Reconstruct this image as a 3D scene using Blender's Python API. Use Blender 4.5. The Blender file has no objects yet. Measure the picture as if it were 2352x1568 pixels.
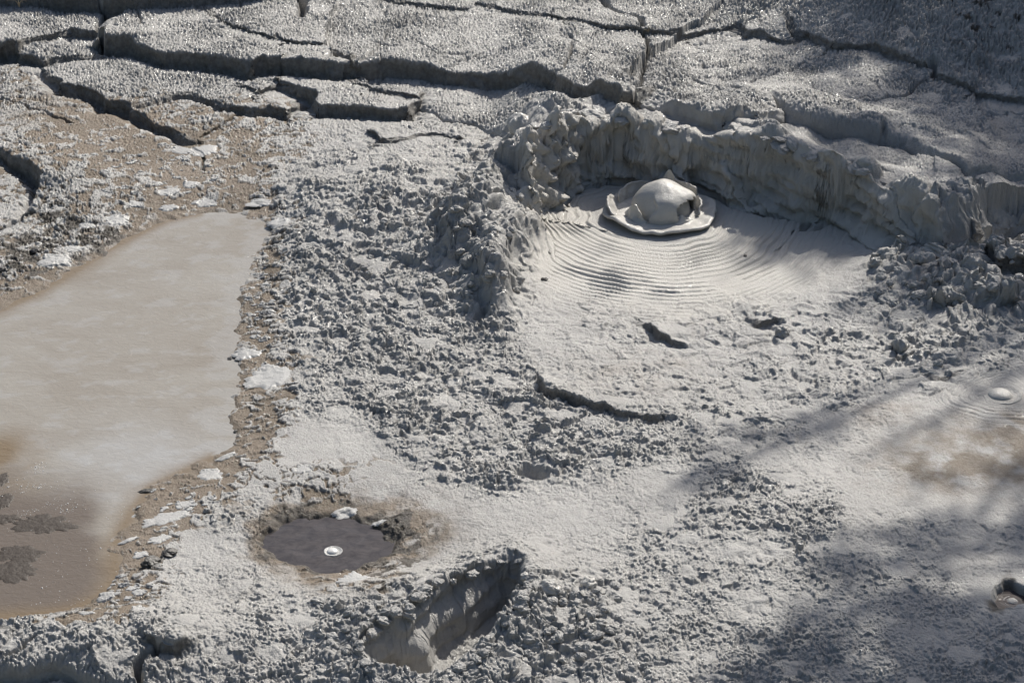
import bpy, math, random
import numpy as np

random.seed(11)
rng = np.random.default_rng(11)
F32 = np.float32
SC = bpy.context.scene
COL = SC.collection

# ------------------------------------------------------------------ camera geometry
CZ = 4.23
PITCH = math.radians(28.0)
FV = 784.0 / math.tan(math.radians(8.5))          # focal length in survey units (frame 2352 x 1568)
SP, CP = math.sin(PITCH), math.cos(PITCH)

def at(vx, vy, z=0.0):
    """ground point seen along a survey direction, on the level z"""
    dx = (np.asarray(vx, float) - 1176.0) / FV
    dy = (784.0 - np.asarray(vy, float)) / FV
    ry = CP + dy * SP
    rz = -SP + dy * CP
    t = (np.asarray(z, float) - CZ) / rz
    return dx * t, ry * t

def proj(x, y, z):
    d = y * CP - (z - CZ) * SP
    u = y * SP + (z - CZ) * CP
    d = np.maximum(d, 0.05)
    return 1176.0 + FV * x / d, 784.0 - FV * u / d

SUN_AZ = math.radians(27.0)       # to the right of straight ahead
SUN_EL = math.radians(41.0)
SUN = np.array([math.sin(SUN_AZ) * math.cos(SUN_EL), math.cos(SUN_AZ) * math.cos(SUN_EL), math.sin(SUN_EL)])

# ------------------------------------------------------------------ noise
_perm = rng.permutation(4096).astype(np.int32)
_ang = rng.random(4096) * 2 * np.pi
_gx = np.cos(_ang).astype(F32); _gy = np.sin(_ang).astype(F32)
_r1 = rng.random(4096).astype(F32); _r2 = rng.random(4096).astype(F32); _r3 = rng.random(4096).astype(F32)

def _hash(ix, iy, seed):
    return _perm[(_perm[(ix + seed * 131) & 4095] + iy) & 4095]

def perlin(x, y, f, seed=0, fy=None):
    x = np.asarray(x, F32) * F32(f) + F32(seed * 17.31)
    y = np.asarray(y, F32) * F32(fy or f) + F32(seed * 9.77)
    ix = np.floor(x).astype(np.int32); iy = np.floor(y).astype(np.int32)
    fx = x - ix; fy_ = y - iy
    u = fx * fx * fx * (fx * (fx * 6 - 15) + 10)
    v = fy_ * fy_ * fy_ * (fy_ * (fy_ * 6 - 15) + 10)
    def g(ax, ay, px, py):
        h = _hash(ax, ay, seed)
        return _gx[h] * px + _gy[h] * py
    a = g(ix, iy, fx, fy_); b = g(ix + 1, iy, fx - 1, fy_)
    c = g(ix, iy + 1, fx, fy_ - 1); d = g(ix + 1, iy + 1, fx - 1, fy_ - 1)
    ab = a + u * (b - a); cd = c + u * (d - c)
    return (ab + v * (cd - ab)) * F32(1.55)

def fbm(x, y, f, seed=0, octv=3, gain=0.5, fy=None):
    s = 0; a = 1.0
    for o in range(octv):
        k = 2.03 ** o
        s = s + F32(a) * perlin(x, y, f * k, seed + o * 3, (fy * k) if fy else None)
        a *= gain
    return s

def worley(x, y, f, seed=0, fy=None):
    """distance to the nearest and second nearest feature point, random of the nearest"""
    x = np.asarray(x, F32) * F32(f) + F32(seed * 3.1); y = np.asarray(y, F32) * F32(fy or f) + F32(seed * 7.7)
    ix = np.floor(x).astype(np.int32); iy = np.floor(y).astype(np.int32)
    f1 = np.full(x.shape, 9.0, F32); f2 = np.full(x.shape, 9.0, F32); rid = np.zeros(x.shape, F32)
    for a in (-1, 0, 1):
        for b in (-1, 0, 1):
            h = _hash(ix + a, iy + b, seed)
            d = (ix + a + _r1[h] - x) ** 2 + (iy + b + _r2[h] - y) ** 2
            m = d < f1
            f2 = np.where(m, f1, np.minimum(f2, d))
            rid = np.where(m, _r3[h], rid)
            f1 = np.where(m, d, f1)
    return np.sqrt(f1), np.sqrt(f2), rid

def cyc(th, k, seed):                                   # closed noise round a circle
    return perlin(np.cos(th) * k, np.sin(th) * k, 1.0, seed)

def sstep(a, b, x):
    t = np.clip((x - a) / (b - a), 0, 1)
    return t * t * (3 - 2 * t)

# ------------------------------------------------------------------ the sheet: fan shaped grid, fine where it is looked at
STEP = 1.42
cx_in = np.arange(-70, 2423, STEP)
def outer(start, step, n, g):
    out = []; p = start
    for _ in range(n):
        step *= g; p += step; out.append(p)
    return np.array(out)
eR = outer(cx_in[-1], STEP, 46, 1.22); eL = -outer(-cx_in[0], STEP, 46, 1.22)[::-1]
cols = np.concatenate([eL, cx_in, eR])
ry_in = np.arange(-150, 1640, STEP)                # top of frame to bottom
x_, d_in = at(1176, ry_in, 0.0)
ts_in = (0.0 - CZ) / (-SP + (784.0 - ry_in) / FV * CP)
far_d = d_in[0] + np.cumsum(0.02 * 1.17 ** np.arange(44))
near_d = d_in[-1] - np.cumsum(0.008 * 1.19 ** np.arange(44))
dd = np.concatenate([near_d[::-1], d_in[::-1], far_d])
tt = np.concatenate([np.full(44, ts_in[-1]), ts_in[::-1], ts_in[0] * far_d / d_in[0]])
NR, NC = len(dd), len(cols)
X0 = (((cols - 1176.0) / FV)[None, :] * tt[:, None]).astype(F32)
Y0 = np.repeat(dd[:, None], NC, 1).astype(F32)
row_idx = np.arange(NR); col_idx = np.arange(NC)

# warp shared by the cracks so that no edge is straight
WX = F32(0.022) * fbm(X0, Y0, 5.0, 41, 4, 0.6)
WY = F32(0.022) * fbm(X0, Y0, 5.0, 57, 4, 0.6)
LX = F32(0.030) * fbm(X0, Y0, 3.2, 43, 2, 0.4); LY = F32(0.030) * fbm(X0, Y0, 3.2, 59, 2, 0.4)

Z = np.zeros_like(X0); DX = np.zeros_like(X0); DY = np.zeros_like(X0); FACE = np.zeros_like(X0); FACE_SHADE = np.zeros_like(X0); FRESH_LIFT = np.zeros_like(X0)

def idx_of(x, y):
    r = np.interp(y, dd, row_idx)
    ri = np.clip(np.round(r).astype(int), 0, NR - 1)
    t = tt[ri]
    c = np.interp(np.asarray(x) / t * FV + 1176.0, cols, col_idx)
    return ri, np.clip(np.round(c).astype(int), 0, NC - 1)

def hgt(x, y):
    r, c = idx_of(np.asarray(x, float), np.asarray(y, float))
    return Z[r, c]

def land(vx, vy, extra=0.0, n=14):
    """the point of the terrain met along a survey direction, plus extra height there"""
    z = np.zeros(np.shape(vx)) + 0.1
    for _ in range(n):
        x, y = at(vx, vy, z)
        z = 0.5 * z + 0.5 * (hgt(x, y) + extra)
    x, y = at(vx, vy, z)
    return np.asarray(x), np.asarray(y), np.asarray(z)

# gentle lie of the land
def gz(vx, vy, rx, ry, h, ang=0.0, zc=0.0):
    global Z
    px, py = at(vx, vy, zc)
    ca, sa = math.cos(ang), math.sin(ang)
    ux = (X0 - px) * ca + (Y0 - py) * sa; uy = -(X0 - px) * sa + (Y0 - py) * ca
    Z += F32(h) * np.exp(-(ux / rx) ** 2 - (uy / ry) ** 2).astype(F32)

Z += F32(0.10) * sstep(9.0, 13.0, Y0)                       # everything climbs slowly to the back
Z += F32(0.012) * fbm(X0, Y0, 0.9, 3, 2)
_bank = sstep(0.0, 1.0, (Y0 - 10.0) * 0.30 + (X0 - 1.75) * 0.26)
Z += (F32(1.0) * _bank * sstep(0.6, 1.9, X0)).astype(F32)     # bank at the back right
Z += F32(2.0) * sstep(12.4, 19.0, Y0)
gz(900, 470, 0.55, 0.9, 0.09)                                # the lumpy swell left of the crater
gz(2200, 640, 0.45, 0.30, 0.10)                              # mound on the right
gz(1000, 1010, 0.7, 0.6, 0.035)
gz(1750, 1220, 0.5, 0.5, 0.05)
gz(1260, 1430, 0.35, 0.28, 0.06); gz(860, 1400, 0.30, 0.2, 0.055)
gz(150, 1480, 0.6, 0.22, 0.07); gz(500, 1520, 0.5, 0.22, 0.04)

# ------------------------------------------------------------------ cracks and steps in the crust
def seg_field(px, py, qx, qy, va=None, vb=None):
    """signed distance (+ on the left of the line's direction, i.e. uphill), parameter, overshoot"""
    best = np.full(qx.shape, 1e9, F32); bc = np.zeros(qx.shape, F32); bt = np.zeros(qx.shape, F32)
    nx = np.zeros(qx.shape, F32); ny = np.zeros(qx.shape, F32); over = np.zeros(qx.shape, F32)
    WS = np.zeros(qx.shape, F32); A_ = np.zeros(qx.shape, F32); B_ = np.zeros(qx.shape, F32)
    n = len(px) - 1
    for i in range(n):
        ax, ay, bx, by = px[i], py[i], px[i + 1], py[i + 1]
        ex, ey = bx - ax, by - ay
        L = math.hypot(ex, ey) + 1e-9
        ex /= L; ey /= L
        al = (qx - ax) * ex + (qy - ay) * ey
        cr = (qy - ay) * ex - (qx - ax) * ey
        alc = np.clip(al, 0, L)
        d = np.hypot(al - alc, cr)
        if va is not None:
            w = 1.0 / (d + 0.004) ** 3; f = alc / L
            WS += w; A_ += w * (va[i] + (va[i + 1] - va[i]) * f); B_ += w * (vb[i] + (vb[i + 1] - vb[i]) * f)
        m = (d < best - 1e-6) | ((np.abs(d - best) <= 1e-6) & (np.abs(cr) > np.abs(bc)))
        best = np.where(m, d, best); bc = np.where(m, cr, bc)
        bt = np.where(m, i + alc / L, bt)
        nx = np.where(m, -ey, nx); ny = np.where(m, ex, ny)
        ov = np.zeros_like(al)
        if i == 0: ov = np.maximum(ov, -al)
        if i == n - 1: ov = np.maximum(ov, al - L)
        over = np.where(m, ov, over)
    if va is not None: return np.sign(bc) * best, A_ / WS, B_ / WS, nx, ny, over
    return np.sign(bc) * best, bt, nx, ny, over

def fault(pts, L=0.9, run=0.012, a=0.048, px_drop=True, gap=0.0, gapw=0.015, rough=0.006, rnd=0.0, taper=0.05, warp=1.0, face_shade=None, xfade=None, lobes=0.0):
    """a step: the land uphill of the line is raised by the drop and tilts away from the edge.
    pts: (vx, vy of the top edge, drop in survey units or metres [, L])"""
    global Z, DX, DY
    vx = np.array([p[0] for p in pts], float); vy = np.array([p[1] for p in pts], float)
    dr = np.array([p[2] for p in pts], float)
    Ls = np.array([p[3] if len(p) > 3 else L for p in pts], float)
    if px_drop:
        dist = CZ / np.sin(PITCH + (vy - 784) / FV)
        dr = dr * dist / FV / 1.1
    x, y, _ = land(vx, vy, dr)
    Lm = Ls.max() * 2.6 + 0.1
    r0 = np.searchsorted(dd, y.min() - 0.45); r1 = np.searchsorted(dd, y.max() + Lm)
    sl = slice(max(r0, 0), min(r1 + 1, NR))
    qx = X0[sl] + (LX if rnd > 0 else WX)[sl] * F32(warp); qy = Y0[sl] + (LY if rnd > 0 else WY)[sl] * F32(warp)
    s, D, LL, nx, ny, ov = seg_field(x, y, qx, qy, dr, Ls)
    D = D * np.exp(-(ov / taper) ** 2)
    if lobes:
        s = s + F32(lobes) * (0.085 * fbm(X0[sl], Y0[sl], 4.2, 141, 2) + 0.014 * perlin(X0[sl], Y0[sl], 8.0, 147))
        D = D * (1 + lobes * 0.22 * fbm(X0[sl], Y0[sl], 3.4, 151, 2))
    if xfade: D = D * sstep(xfade[0], xfade[1], X0[sl])
    up = np.clip((s + a) / a, 0, 1)
    if rnd > 0:
        up = up * up * (3 - 2 * up) * 0.5 + up * 0.5
    h = D * up * np.exp(-(np.maximum(s, 0) / LL) ** 1.4)
    if rnd > 0:                                           # rounded shoulder
        h = h - np.minimum(D, 0.12) * F32(0.6) * np.exp(-np.maximum(s, 0) / rnd) * (s > -a)
    if gap > 0:
        h = h - F32(gap) * np.exp(-((s + a + gapw * 0.6) / gapw) ** 2) * np.clip(D / (dr.max() + 1e-6), 0, 1) ** 0.5
    Z[sl] += h.astype(F32)
    if (face_shade if face_shade is not None else (px_drop and rnd == 0)):
        FACE_SHADE[sl] = np.maximum(FACE_SHADE[sl], np.clip(D / 0.012, 0, 1) * sstep(-a * 1.3, -a * 1.0, s) * (1 - sstep(-a * .12, 0, s)))
    if lobes:
        l1, l2, lr = worley(X0[sl] + 2 * LX[sl], Y0[sl] + 2 * LY[sl], 6.5, 53, fy=7.5)
        FRESH_LIFT[sl] = np.maximum(FRESH_LIFT[sl], np.clip(D / .08, 0, 1) * sstep(-a * 1.6, -a * 1.0, s) * (1 - sstep(.02, .16, s + 2 * WX[sl])))
        Z[sl] += (lobes * np.clip(D / .2, 0, 1) * 0.075 * (.3 + lr) * np.sqrt(np.clip(1 - (l1 / .62) ** 2, 0, 1)) * sstep(-a * .9, -a * .1, s) * np.exp(-(np.maximum(s, 0) / .16) ** 2)).astype(F32)
    ab = max(a - run, 0)
    sh = np.where(s < -a, (1 - sstep(0, 1.3, (-s - a) / a)), np.clip(-s / a, 0, 1)) * (s < 0) * ab * np.clip(D / 0.02, 0, 1)
    if rough > 0:
        fm = np.exp(-((s + a * 0.5) / (a * 0.7)) ** 2) * np.clip(D / 0.03, 0, 1)
        zl = Z[sl]
        sh = sh + fm * F32(rough) * (fbm(X0[sl] + Y0[sl] * 0.6, zl * 1.3, 16.0, 91, 4, 0.55) + 0.6 * fbm(X0[sl], zl, 6.0, 95, 2))
    FACE[sl] = np.maximum(FACE[sl], np.clip(D / 0.03, 0, 1) * sstep(-a * 1.15, -a * .85, s) * (1 - sstep(-a * .25, a * .2, s)))
    DX[sl] += (nx * sh).astype(F32); DY[sl] += (ny * sh).astype(F32)

def crack(pts, w=0.007, depth=0.05, warp=1.0):
    global Z
    vx = np.array([p[0] for p in pts], float); vy = np.array([p[1] for p in pts], float)
    x, y, _ = land(vx, vy, 0.0)
    r0 = np.searchsorted(dd, y.min() - 0.2); r1 = np.searchsorted(dd, y.max() + 0.2)
    sl = slice(max(r0, 0), min(r1 + 1, NR))
    s, t, nx, ny, ov = seg_field(x, y, X0[sl] + WX[sl] * F32(warp), Y0[sl] + WY[sl] * F32(warp))
    fade = np.exp(-(ov / 0.02) ** 2)
    ww = w * (0.7 + 0.6 * (perlin(X0[sl], Y0[sl], 7.0, 77) * 0.5 + 0.5))
    Z[sl] -= (F32(depth) * np.exp(-(np.abs(s) / ww) ** 3) * fade).astype(F32)

# crater: wall behind the bubble, ridge on its left (metres)
fault([(1205, 500, 0.02, .12), (1228, 440, .16, .16), (1238, 370, .29, .24), (1262, 296, .33, .5), (1330, 262, .345, .9), (1420, 262, .34, 1.3), (1500, 285, .33, 1.5), (1560, 312, .31, 1.5), (1640, 298, .32, 1.5),
       (1720, 312, .32, 1.5), (1800, 338, .31, 1.4), (1870, 366, .30, 1.3), (1950, 388, .28, 1.2), (2045, 425, .25, .9),
       (2085, 490, .16, .6), (2150, 548, .05, .4)], run=0.09, a=0.17, px_drop=False, rough=0.038, rnd=0.04, warp=1.0, xfade=(-.16, .14), lobes=1.0)
def ridge(pts):
    # a rounded heap of mud along a line: (vx, vy, height, half width)
    global Z
    v = np.array(pts, float); x, y, _ = land(v[:, 0], v[:, 1], v[:, 2])
    r0 = np.searchsorted(dd, y.min() - 0.7); r1 = np.searchsorted(dd, y.max() + 0.7); sl = slice(r0, r1)
    s, h, w, nx, ny, ov = seg_field(x, y, X0[sl] + LX[sl], Y0[sl] + LY[sl], v[:, 2], v[:, 3])
    Z[sl] += (1.4 * h * np.exp(-(np.abs(s) / w) ** 2.2)).astype(F32)
ridge([(1215, 330, .10, .10), (1150, 400, .15, .14), (1085, 455, .16, .15), (1040, 520, .12, .13), (1010, 560, .03, .10)])
ridge([(1200, 470, .06, .07), (1160, 520, .10, .08), (1130, 575, .12, .085), (1120, 620, .12, .085), (1150, 680, .06, .07), (1180, 705, .01, .06)])

# rim block at the right, voids under it
fault([(2050, 455, 10, .25), (2110, 500, 26, .3), (2170, 515, 30, .3), (2240, 520, 32, .35), (2320, 500, 30, .4), (2420, 470, 30, .4)], run=0.03, a=0.05, gap=0.05, gapw=0.03, rough=0.007, rnd=0.03, warp=1.6)
fault([(2130, 672, 6, .15), (2190, 686, 18, .2), (2260, 678, 24, .2), (2330, 668, 20, .2), (2420, 650, 20, .2)], run=0.01, rough=0.02, rnd=0.02, warp=1.5)
fault([(2250, 560, 12, .2), (2300, 585, 22, .2), (2352, 590, 26, .2), (2430, 590, 20, .2)], run=0.01, gap=0.04, rough=0.02, warp=1.5)

# slabs, front to back
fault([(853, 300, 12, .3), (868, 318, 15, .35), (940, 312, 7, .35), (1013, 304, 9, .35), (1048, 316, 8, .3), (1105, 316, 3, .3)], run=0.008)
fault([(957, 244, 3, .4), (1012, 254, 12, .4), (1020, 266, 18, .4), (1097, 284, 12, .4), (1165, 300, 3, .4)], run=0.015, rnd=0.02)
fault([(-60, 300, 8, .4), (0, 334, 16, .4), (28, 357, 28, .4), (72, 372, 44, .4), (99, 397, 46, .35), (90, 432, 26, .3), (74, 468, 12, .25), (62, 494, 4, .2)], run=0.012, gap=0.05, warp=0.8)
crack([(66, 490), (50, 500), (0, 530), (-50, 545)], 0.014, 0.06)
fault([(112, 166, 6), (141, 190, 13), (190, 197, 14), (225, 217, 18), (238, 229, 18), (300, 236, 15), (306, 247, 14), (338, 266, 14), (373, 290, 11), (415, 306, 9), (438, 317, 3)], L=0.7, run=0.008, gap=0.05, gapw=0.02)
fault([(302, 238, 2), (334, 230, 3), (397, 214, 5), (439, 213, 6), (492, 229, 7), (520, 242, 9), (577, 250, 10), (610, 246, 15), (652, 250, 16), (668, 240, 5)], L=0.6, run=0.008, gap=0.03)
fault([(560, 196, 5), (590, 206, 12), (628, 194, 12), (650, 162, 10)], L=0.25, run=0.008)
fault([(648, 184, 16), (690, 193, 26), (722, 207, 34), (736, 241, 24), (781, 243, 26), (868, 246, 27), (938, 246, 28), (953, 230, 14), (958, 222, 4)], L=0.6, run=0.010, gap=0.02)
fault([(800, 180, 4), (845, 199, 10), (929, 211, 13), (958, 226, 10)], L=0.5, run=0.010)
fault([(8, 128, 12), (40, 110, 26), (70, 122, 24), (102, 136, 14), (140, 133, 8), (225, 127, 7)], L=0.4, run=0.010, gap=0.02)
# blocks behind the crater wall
fault([(1476, 238, 8), (1525, 244, 26), (1571, 250, 32), (1609, 254, 34), (1666, 250, 34), (1712, 246, 34), (1745, 258, 40), (1775, 254, 26), (1797, 246, 8)], L=0.5, run=0.015, face_shade=False)
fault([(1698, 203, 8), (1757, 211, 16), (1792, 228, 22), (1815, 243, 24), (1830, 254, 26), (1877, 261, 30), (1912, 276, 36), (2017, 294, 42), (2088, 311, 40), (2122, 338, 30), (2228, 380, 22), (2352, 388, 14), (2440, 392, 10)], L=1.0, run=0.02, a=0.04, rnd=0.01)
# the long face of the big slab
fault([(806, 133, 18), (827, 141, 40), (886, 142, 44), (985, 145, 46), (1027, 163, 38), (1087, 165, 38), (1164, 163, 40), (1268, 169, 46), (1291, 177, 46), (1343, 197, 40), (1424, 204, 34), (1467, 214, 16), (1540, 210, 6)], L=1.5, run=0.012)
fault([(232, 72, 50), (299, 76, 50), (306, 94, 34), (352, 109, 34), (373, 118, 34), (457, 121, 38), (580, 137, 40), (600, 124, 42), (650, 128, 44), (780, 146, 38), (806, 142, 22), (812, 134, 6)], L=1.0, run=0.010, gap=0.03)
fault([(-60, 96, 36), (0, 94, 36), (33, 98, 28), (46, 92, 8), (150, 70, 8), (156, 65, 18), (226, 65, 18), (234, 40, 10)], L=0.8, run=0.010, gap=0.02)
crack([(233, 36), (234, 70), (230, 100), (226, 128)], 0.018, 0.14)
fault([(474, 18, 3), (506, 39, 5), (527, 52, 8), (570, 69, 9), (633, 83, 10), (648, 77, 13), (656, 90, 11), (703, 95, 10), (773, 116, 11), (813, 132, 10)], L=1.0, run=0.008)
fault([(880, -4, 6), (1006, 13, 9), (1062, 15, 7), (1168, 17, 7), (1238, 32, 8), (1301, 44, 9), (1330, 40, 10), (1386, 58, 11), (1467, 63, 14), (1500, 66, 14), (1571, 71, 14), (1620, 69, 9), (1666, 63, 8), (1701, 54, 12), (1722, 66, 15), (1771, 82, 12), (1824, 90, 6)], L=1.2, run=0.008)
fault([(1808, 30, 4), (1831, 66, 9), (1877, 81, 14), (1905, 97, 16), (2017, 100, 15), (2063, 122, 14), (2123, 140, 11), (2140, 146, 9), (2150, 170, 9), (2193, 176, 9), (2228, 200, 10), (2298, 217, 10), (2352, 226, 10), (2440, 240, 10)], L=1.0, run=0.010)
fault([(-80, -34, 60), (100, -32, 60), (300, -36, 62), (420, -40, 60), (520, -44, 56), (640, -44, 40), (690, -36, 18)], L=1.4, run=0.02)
crack([(690, -30), (691, 10), (688, 38)], 0.018, 0.12)
# thin cracks
crack([(1270, 172), (1294, 158), (1305, 130), (1316, 104), (1308, 80)], 0.007, 0.05)
crack([(1463, 226), (1472, 180), (1480, 150), (1495, 98), (1478, 76)], 0.011, 0.10)
crack([(1470, 70), (1470, 40), (1440, 32), (1407, 20), (1379, -4)], 0.014, 0.08)
crack([(2138, 140), (2132, 182)], 0.022, 0.14)
crack([(2130, 204), (2070, 220), (2017, 232), (1990, 232)], 0.008, 0.04)
crack([(0, 226), (60, 246), (120, 268), (166, 282)], 0.006, 0.03)
crack([(438, 345), (462, 360), (469, 376), (467, 392)], 0.007, 0.04)
crack([(456, 313), (500, 292), (548, 262)], 0.006, 0.03)
crack([(400, 74), (450, 74), (500, 66)], 0.007, 0.03)
crack([(850, 94), (930, 108), (1000, 122), (1080, 126)], 0.006, 0.03)
crack([(1480, 185), (1600, 186), (1700, 206)], 0.005, 0.03)
crack([(1730, 190), (1790, 165), (1850, 145)], 0.006, 0.03)
crack([(312, 26), (330, 56)], 0.008, 0.04)
crack([(1164, 165), (1169, 200)], 0.008, 0.02)
crack([(2030, 310), (2028, 340)], 0.010, 0.05)
# step across the apron and gouges in the mud
fault([(1243, 868, 8, .2), (1262, 888, 17, .2), (1326, 913, 16, .2), (1403, 937, 13, .2), (1456, 948, 10, .2), (1519, 952, 9, .2)], run=0.006, a=0.02, gap=0.02, gapw=0.02)
fault([(1468, 742, 3, .1), (1490, 756, 13, .12), (1520, 768, 13, .12), (1556, 782, 8, .1)], run=0.006, a=0.02, gap=0.02)
fault([(1722, 726, 3, .08), (1745, 735, 11, .1), (1772, 732, 10, .08)], run=0.006, a=0.02, gap=0.015)
fault([(845, 935, 2, .06), (870, 944, 6, .06), (900, 950, 3, .06)], run=0.006, a=0.015)
fault([(2130, 850, 3, .1), (2160, 862, 12, .12), (2200, 858, 4, .1)], run=0.01, a=0.02)
fault([(2050, 790, 4, .08), (2070, 815, 13, .1), (2090, 815, 6, .1)], run=0.01, a=0.02)
# foreground blocks, bottom left
fault([(-60, 1540, 40, .25), (60, 1540, 45, .25), (120, 1526, 50, .25), (200, 1534, 50, .25), (285, 1552, 45, .2), (320, 1580, 30, .2)], run=0.03, rnd=0.02, warp=1.6)
fault([(352, 1456, 8, .15), (368, 1464, 20, .15), (400, 1468, 18, .15), (440, 1466, 3, .15)], run=0.006, a=0.02, gap=0.02)
crack([(316, 1600), (318, 1540), (324, 1512), (356, 1492), (366, 1478)], 0.012, 0.10)
crack([(-20, 1534), (60, 1491), (94, 1458)], 0.009, 0.06)
fault([(-40, 1430, 6, .1), (0, 1432, 6, .1), (52, 1436, 4, .1)], run=0.006, a=0.015)

# ------------------------------------------------------------------ hollows
def poly_sd(poly, z=0.0, x=None, y=None, ground=False):
    vx = np.array([p[0] for p in poly], float); vy = np.array([p[1] for p in poly], float)
    if ground: px, py, _ = land(vx, vy)
    else: px, py = at(vx, vy, z)
    x = X0 if x is None else x; y = Y0 if y is None else y
    best = np.full(x.shape, 1e9, F32); ins = np.zeros(x.shape, bool)
    n = len(px)
    for i in range(n):
        ax, ay, bx, by = px[i], py[i], px[(i + 1) % n], py[(i + 1) % n]
        ex, ey = bx - ax, by - ay; L2 = ex * ex + ey * ey + 1e-12
        al = np.clip(((x - ax) * ex + (y - ay) * ey) / L2, 0, 1)
        best = np.minimum(best, (x - ax - al * ex) ** 2 + (y - ay - al * ey) ** 2)
        if abs(ey) > 1e-9:
            ins ^= ((ay > y) != (by > y)) & (x < (bx - ax) * (y - ay) / ey + ax)
    return np.where(ins, 1, -1) * np.sqrt(best), (px, py)

QX = X0 + WX; QY = Y0 + WY
POND = [(-260, 760), (0, 705), (80, 668), (160, 622), (260, 560), (380, 500), (470, 480), (580, 490), (612, 502), (592, 560), (560, 640), (560, 700),
        (545, 780), (560, 850), (555, 920), (545, 985), (500, 1040), (420, 1078), (350, 1112), (320, 1150), (288, 1200), (262, 1260),
        (268, 1320), (230, 1368), (160, 1398), (60, 1408), (-260, 1420)]
sd_pond, pond_xy = poly_sd(POND, 0.0, X0 + 1.7 * WX, Y0 + 1.7 * WY)
m_pond = sstep(-0.22, 0.0, sd_pond).astype(F32)
Z = Z * (1 - m_pond) + F32(-0.006) * m_pond
Z -= (F32(0.012) * sstep(-0.03, 0.03, sd_pond) + F32(0.03) * sstep(0.03, 0.14, sd_pond)).astype(F32)
Z += (F32(0.005) * fbm(X0, Y0, 9.0, 71, 3) * m_pond * (1 - sstep(0.03, .1, sd_pond))).astype(F32)
POOL = [(634, 1218), (690, 1190), (765, 1188), (850, 1212), (888, 1240), (892, 1268), (850, 1292), (790, 1306), (720, 1302), (660, 1286), (634, 1258)]
sd_pool, pool_xy = poly_sd(POOL, -0.02, X0 + 1.9 * WX, Y0 + 1.9 * WY)
m_pool = sstep(-0.22, 0.0, sd_pool).astype(F32)
Z = Z * (1 - m_pool) + F32(-0.012) * m_pool
Z -= (F32(0.02) * sstep(-0.035, 0.015, sd_pool) + F32(.02) * sstep(.0, .06, sd_pool)).astype(F32)
PIT = [(1176, 1292), (1130, 1304), (1060, 1336), (1010, 1350), (960, 1378), (946, 1425), (872, 1448), (832, 1480), (846, 1520), (890, 1552), (960, 1562),
       (1018, 1550), (1090, 1506), (1124, 1478), (1152, 1434), (1196, 1380), (1210, 1335), (1200, 1304)]
sd_pit, pit_xy = poly_sd(PIT, 0.0, X0 + LX * .8 + WX * .25, Y0 + LY * .8 + WY * .25, ground=True)
Z += (F32(0.045) * np.exp(-(np.minimum(sd_pit, 0) / 0.13) ** 2) * (sd_pit < 0.05)).astype(F32)
m_pit = (0.85 * sstep(-0.01, 0.07, sd_pit) + 0.15 * sstep(0.03, 0.12, sd_pit)).astype(F32)
Z = Z * (1 - m_pit) + F32(-0.135) * m_pit
sd_nook, _ = poly_sd([(1180, 1066), (1215, 1052), (1246, 1060), (1252, 1086), (1225, 1090), (1190, 1082)], 0.03, QX, QY)
m_nook = sstep(-0.01, 0.03, sd_nook).astype(F32)
Z -= F32(0.05) * m_nook
sd_gul, _ = poly_sd([(1092, 640), (1110, 650), (1125, 690), (1118, 722), (1096, 712), (1088, 680)], 0.05, QX, QY)
Z -= F32(0.06) * sstep(-0.02, 0.03, sd_gul).astype(F32)

SPR = at(2322, 1362, 0.0)
rs = np.hypot(X0 - SPR[0], Y0 - SPR[1] + 0.0)
mf_ = (1 - sstep(0.14, 0.30, rs)).astype(F32); Z = Z * (1 - mf_)
Z -= (F32(0.055) * (1 - sstep(0.045, 0.085, rs + WX))).astype(F32)
m_spr = (1 - sstep(0.10, 0.16, rs)).astype(F32)

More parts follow.
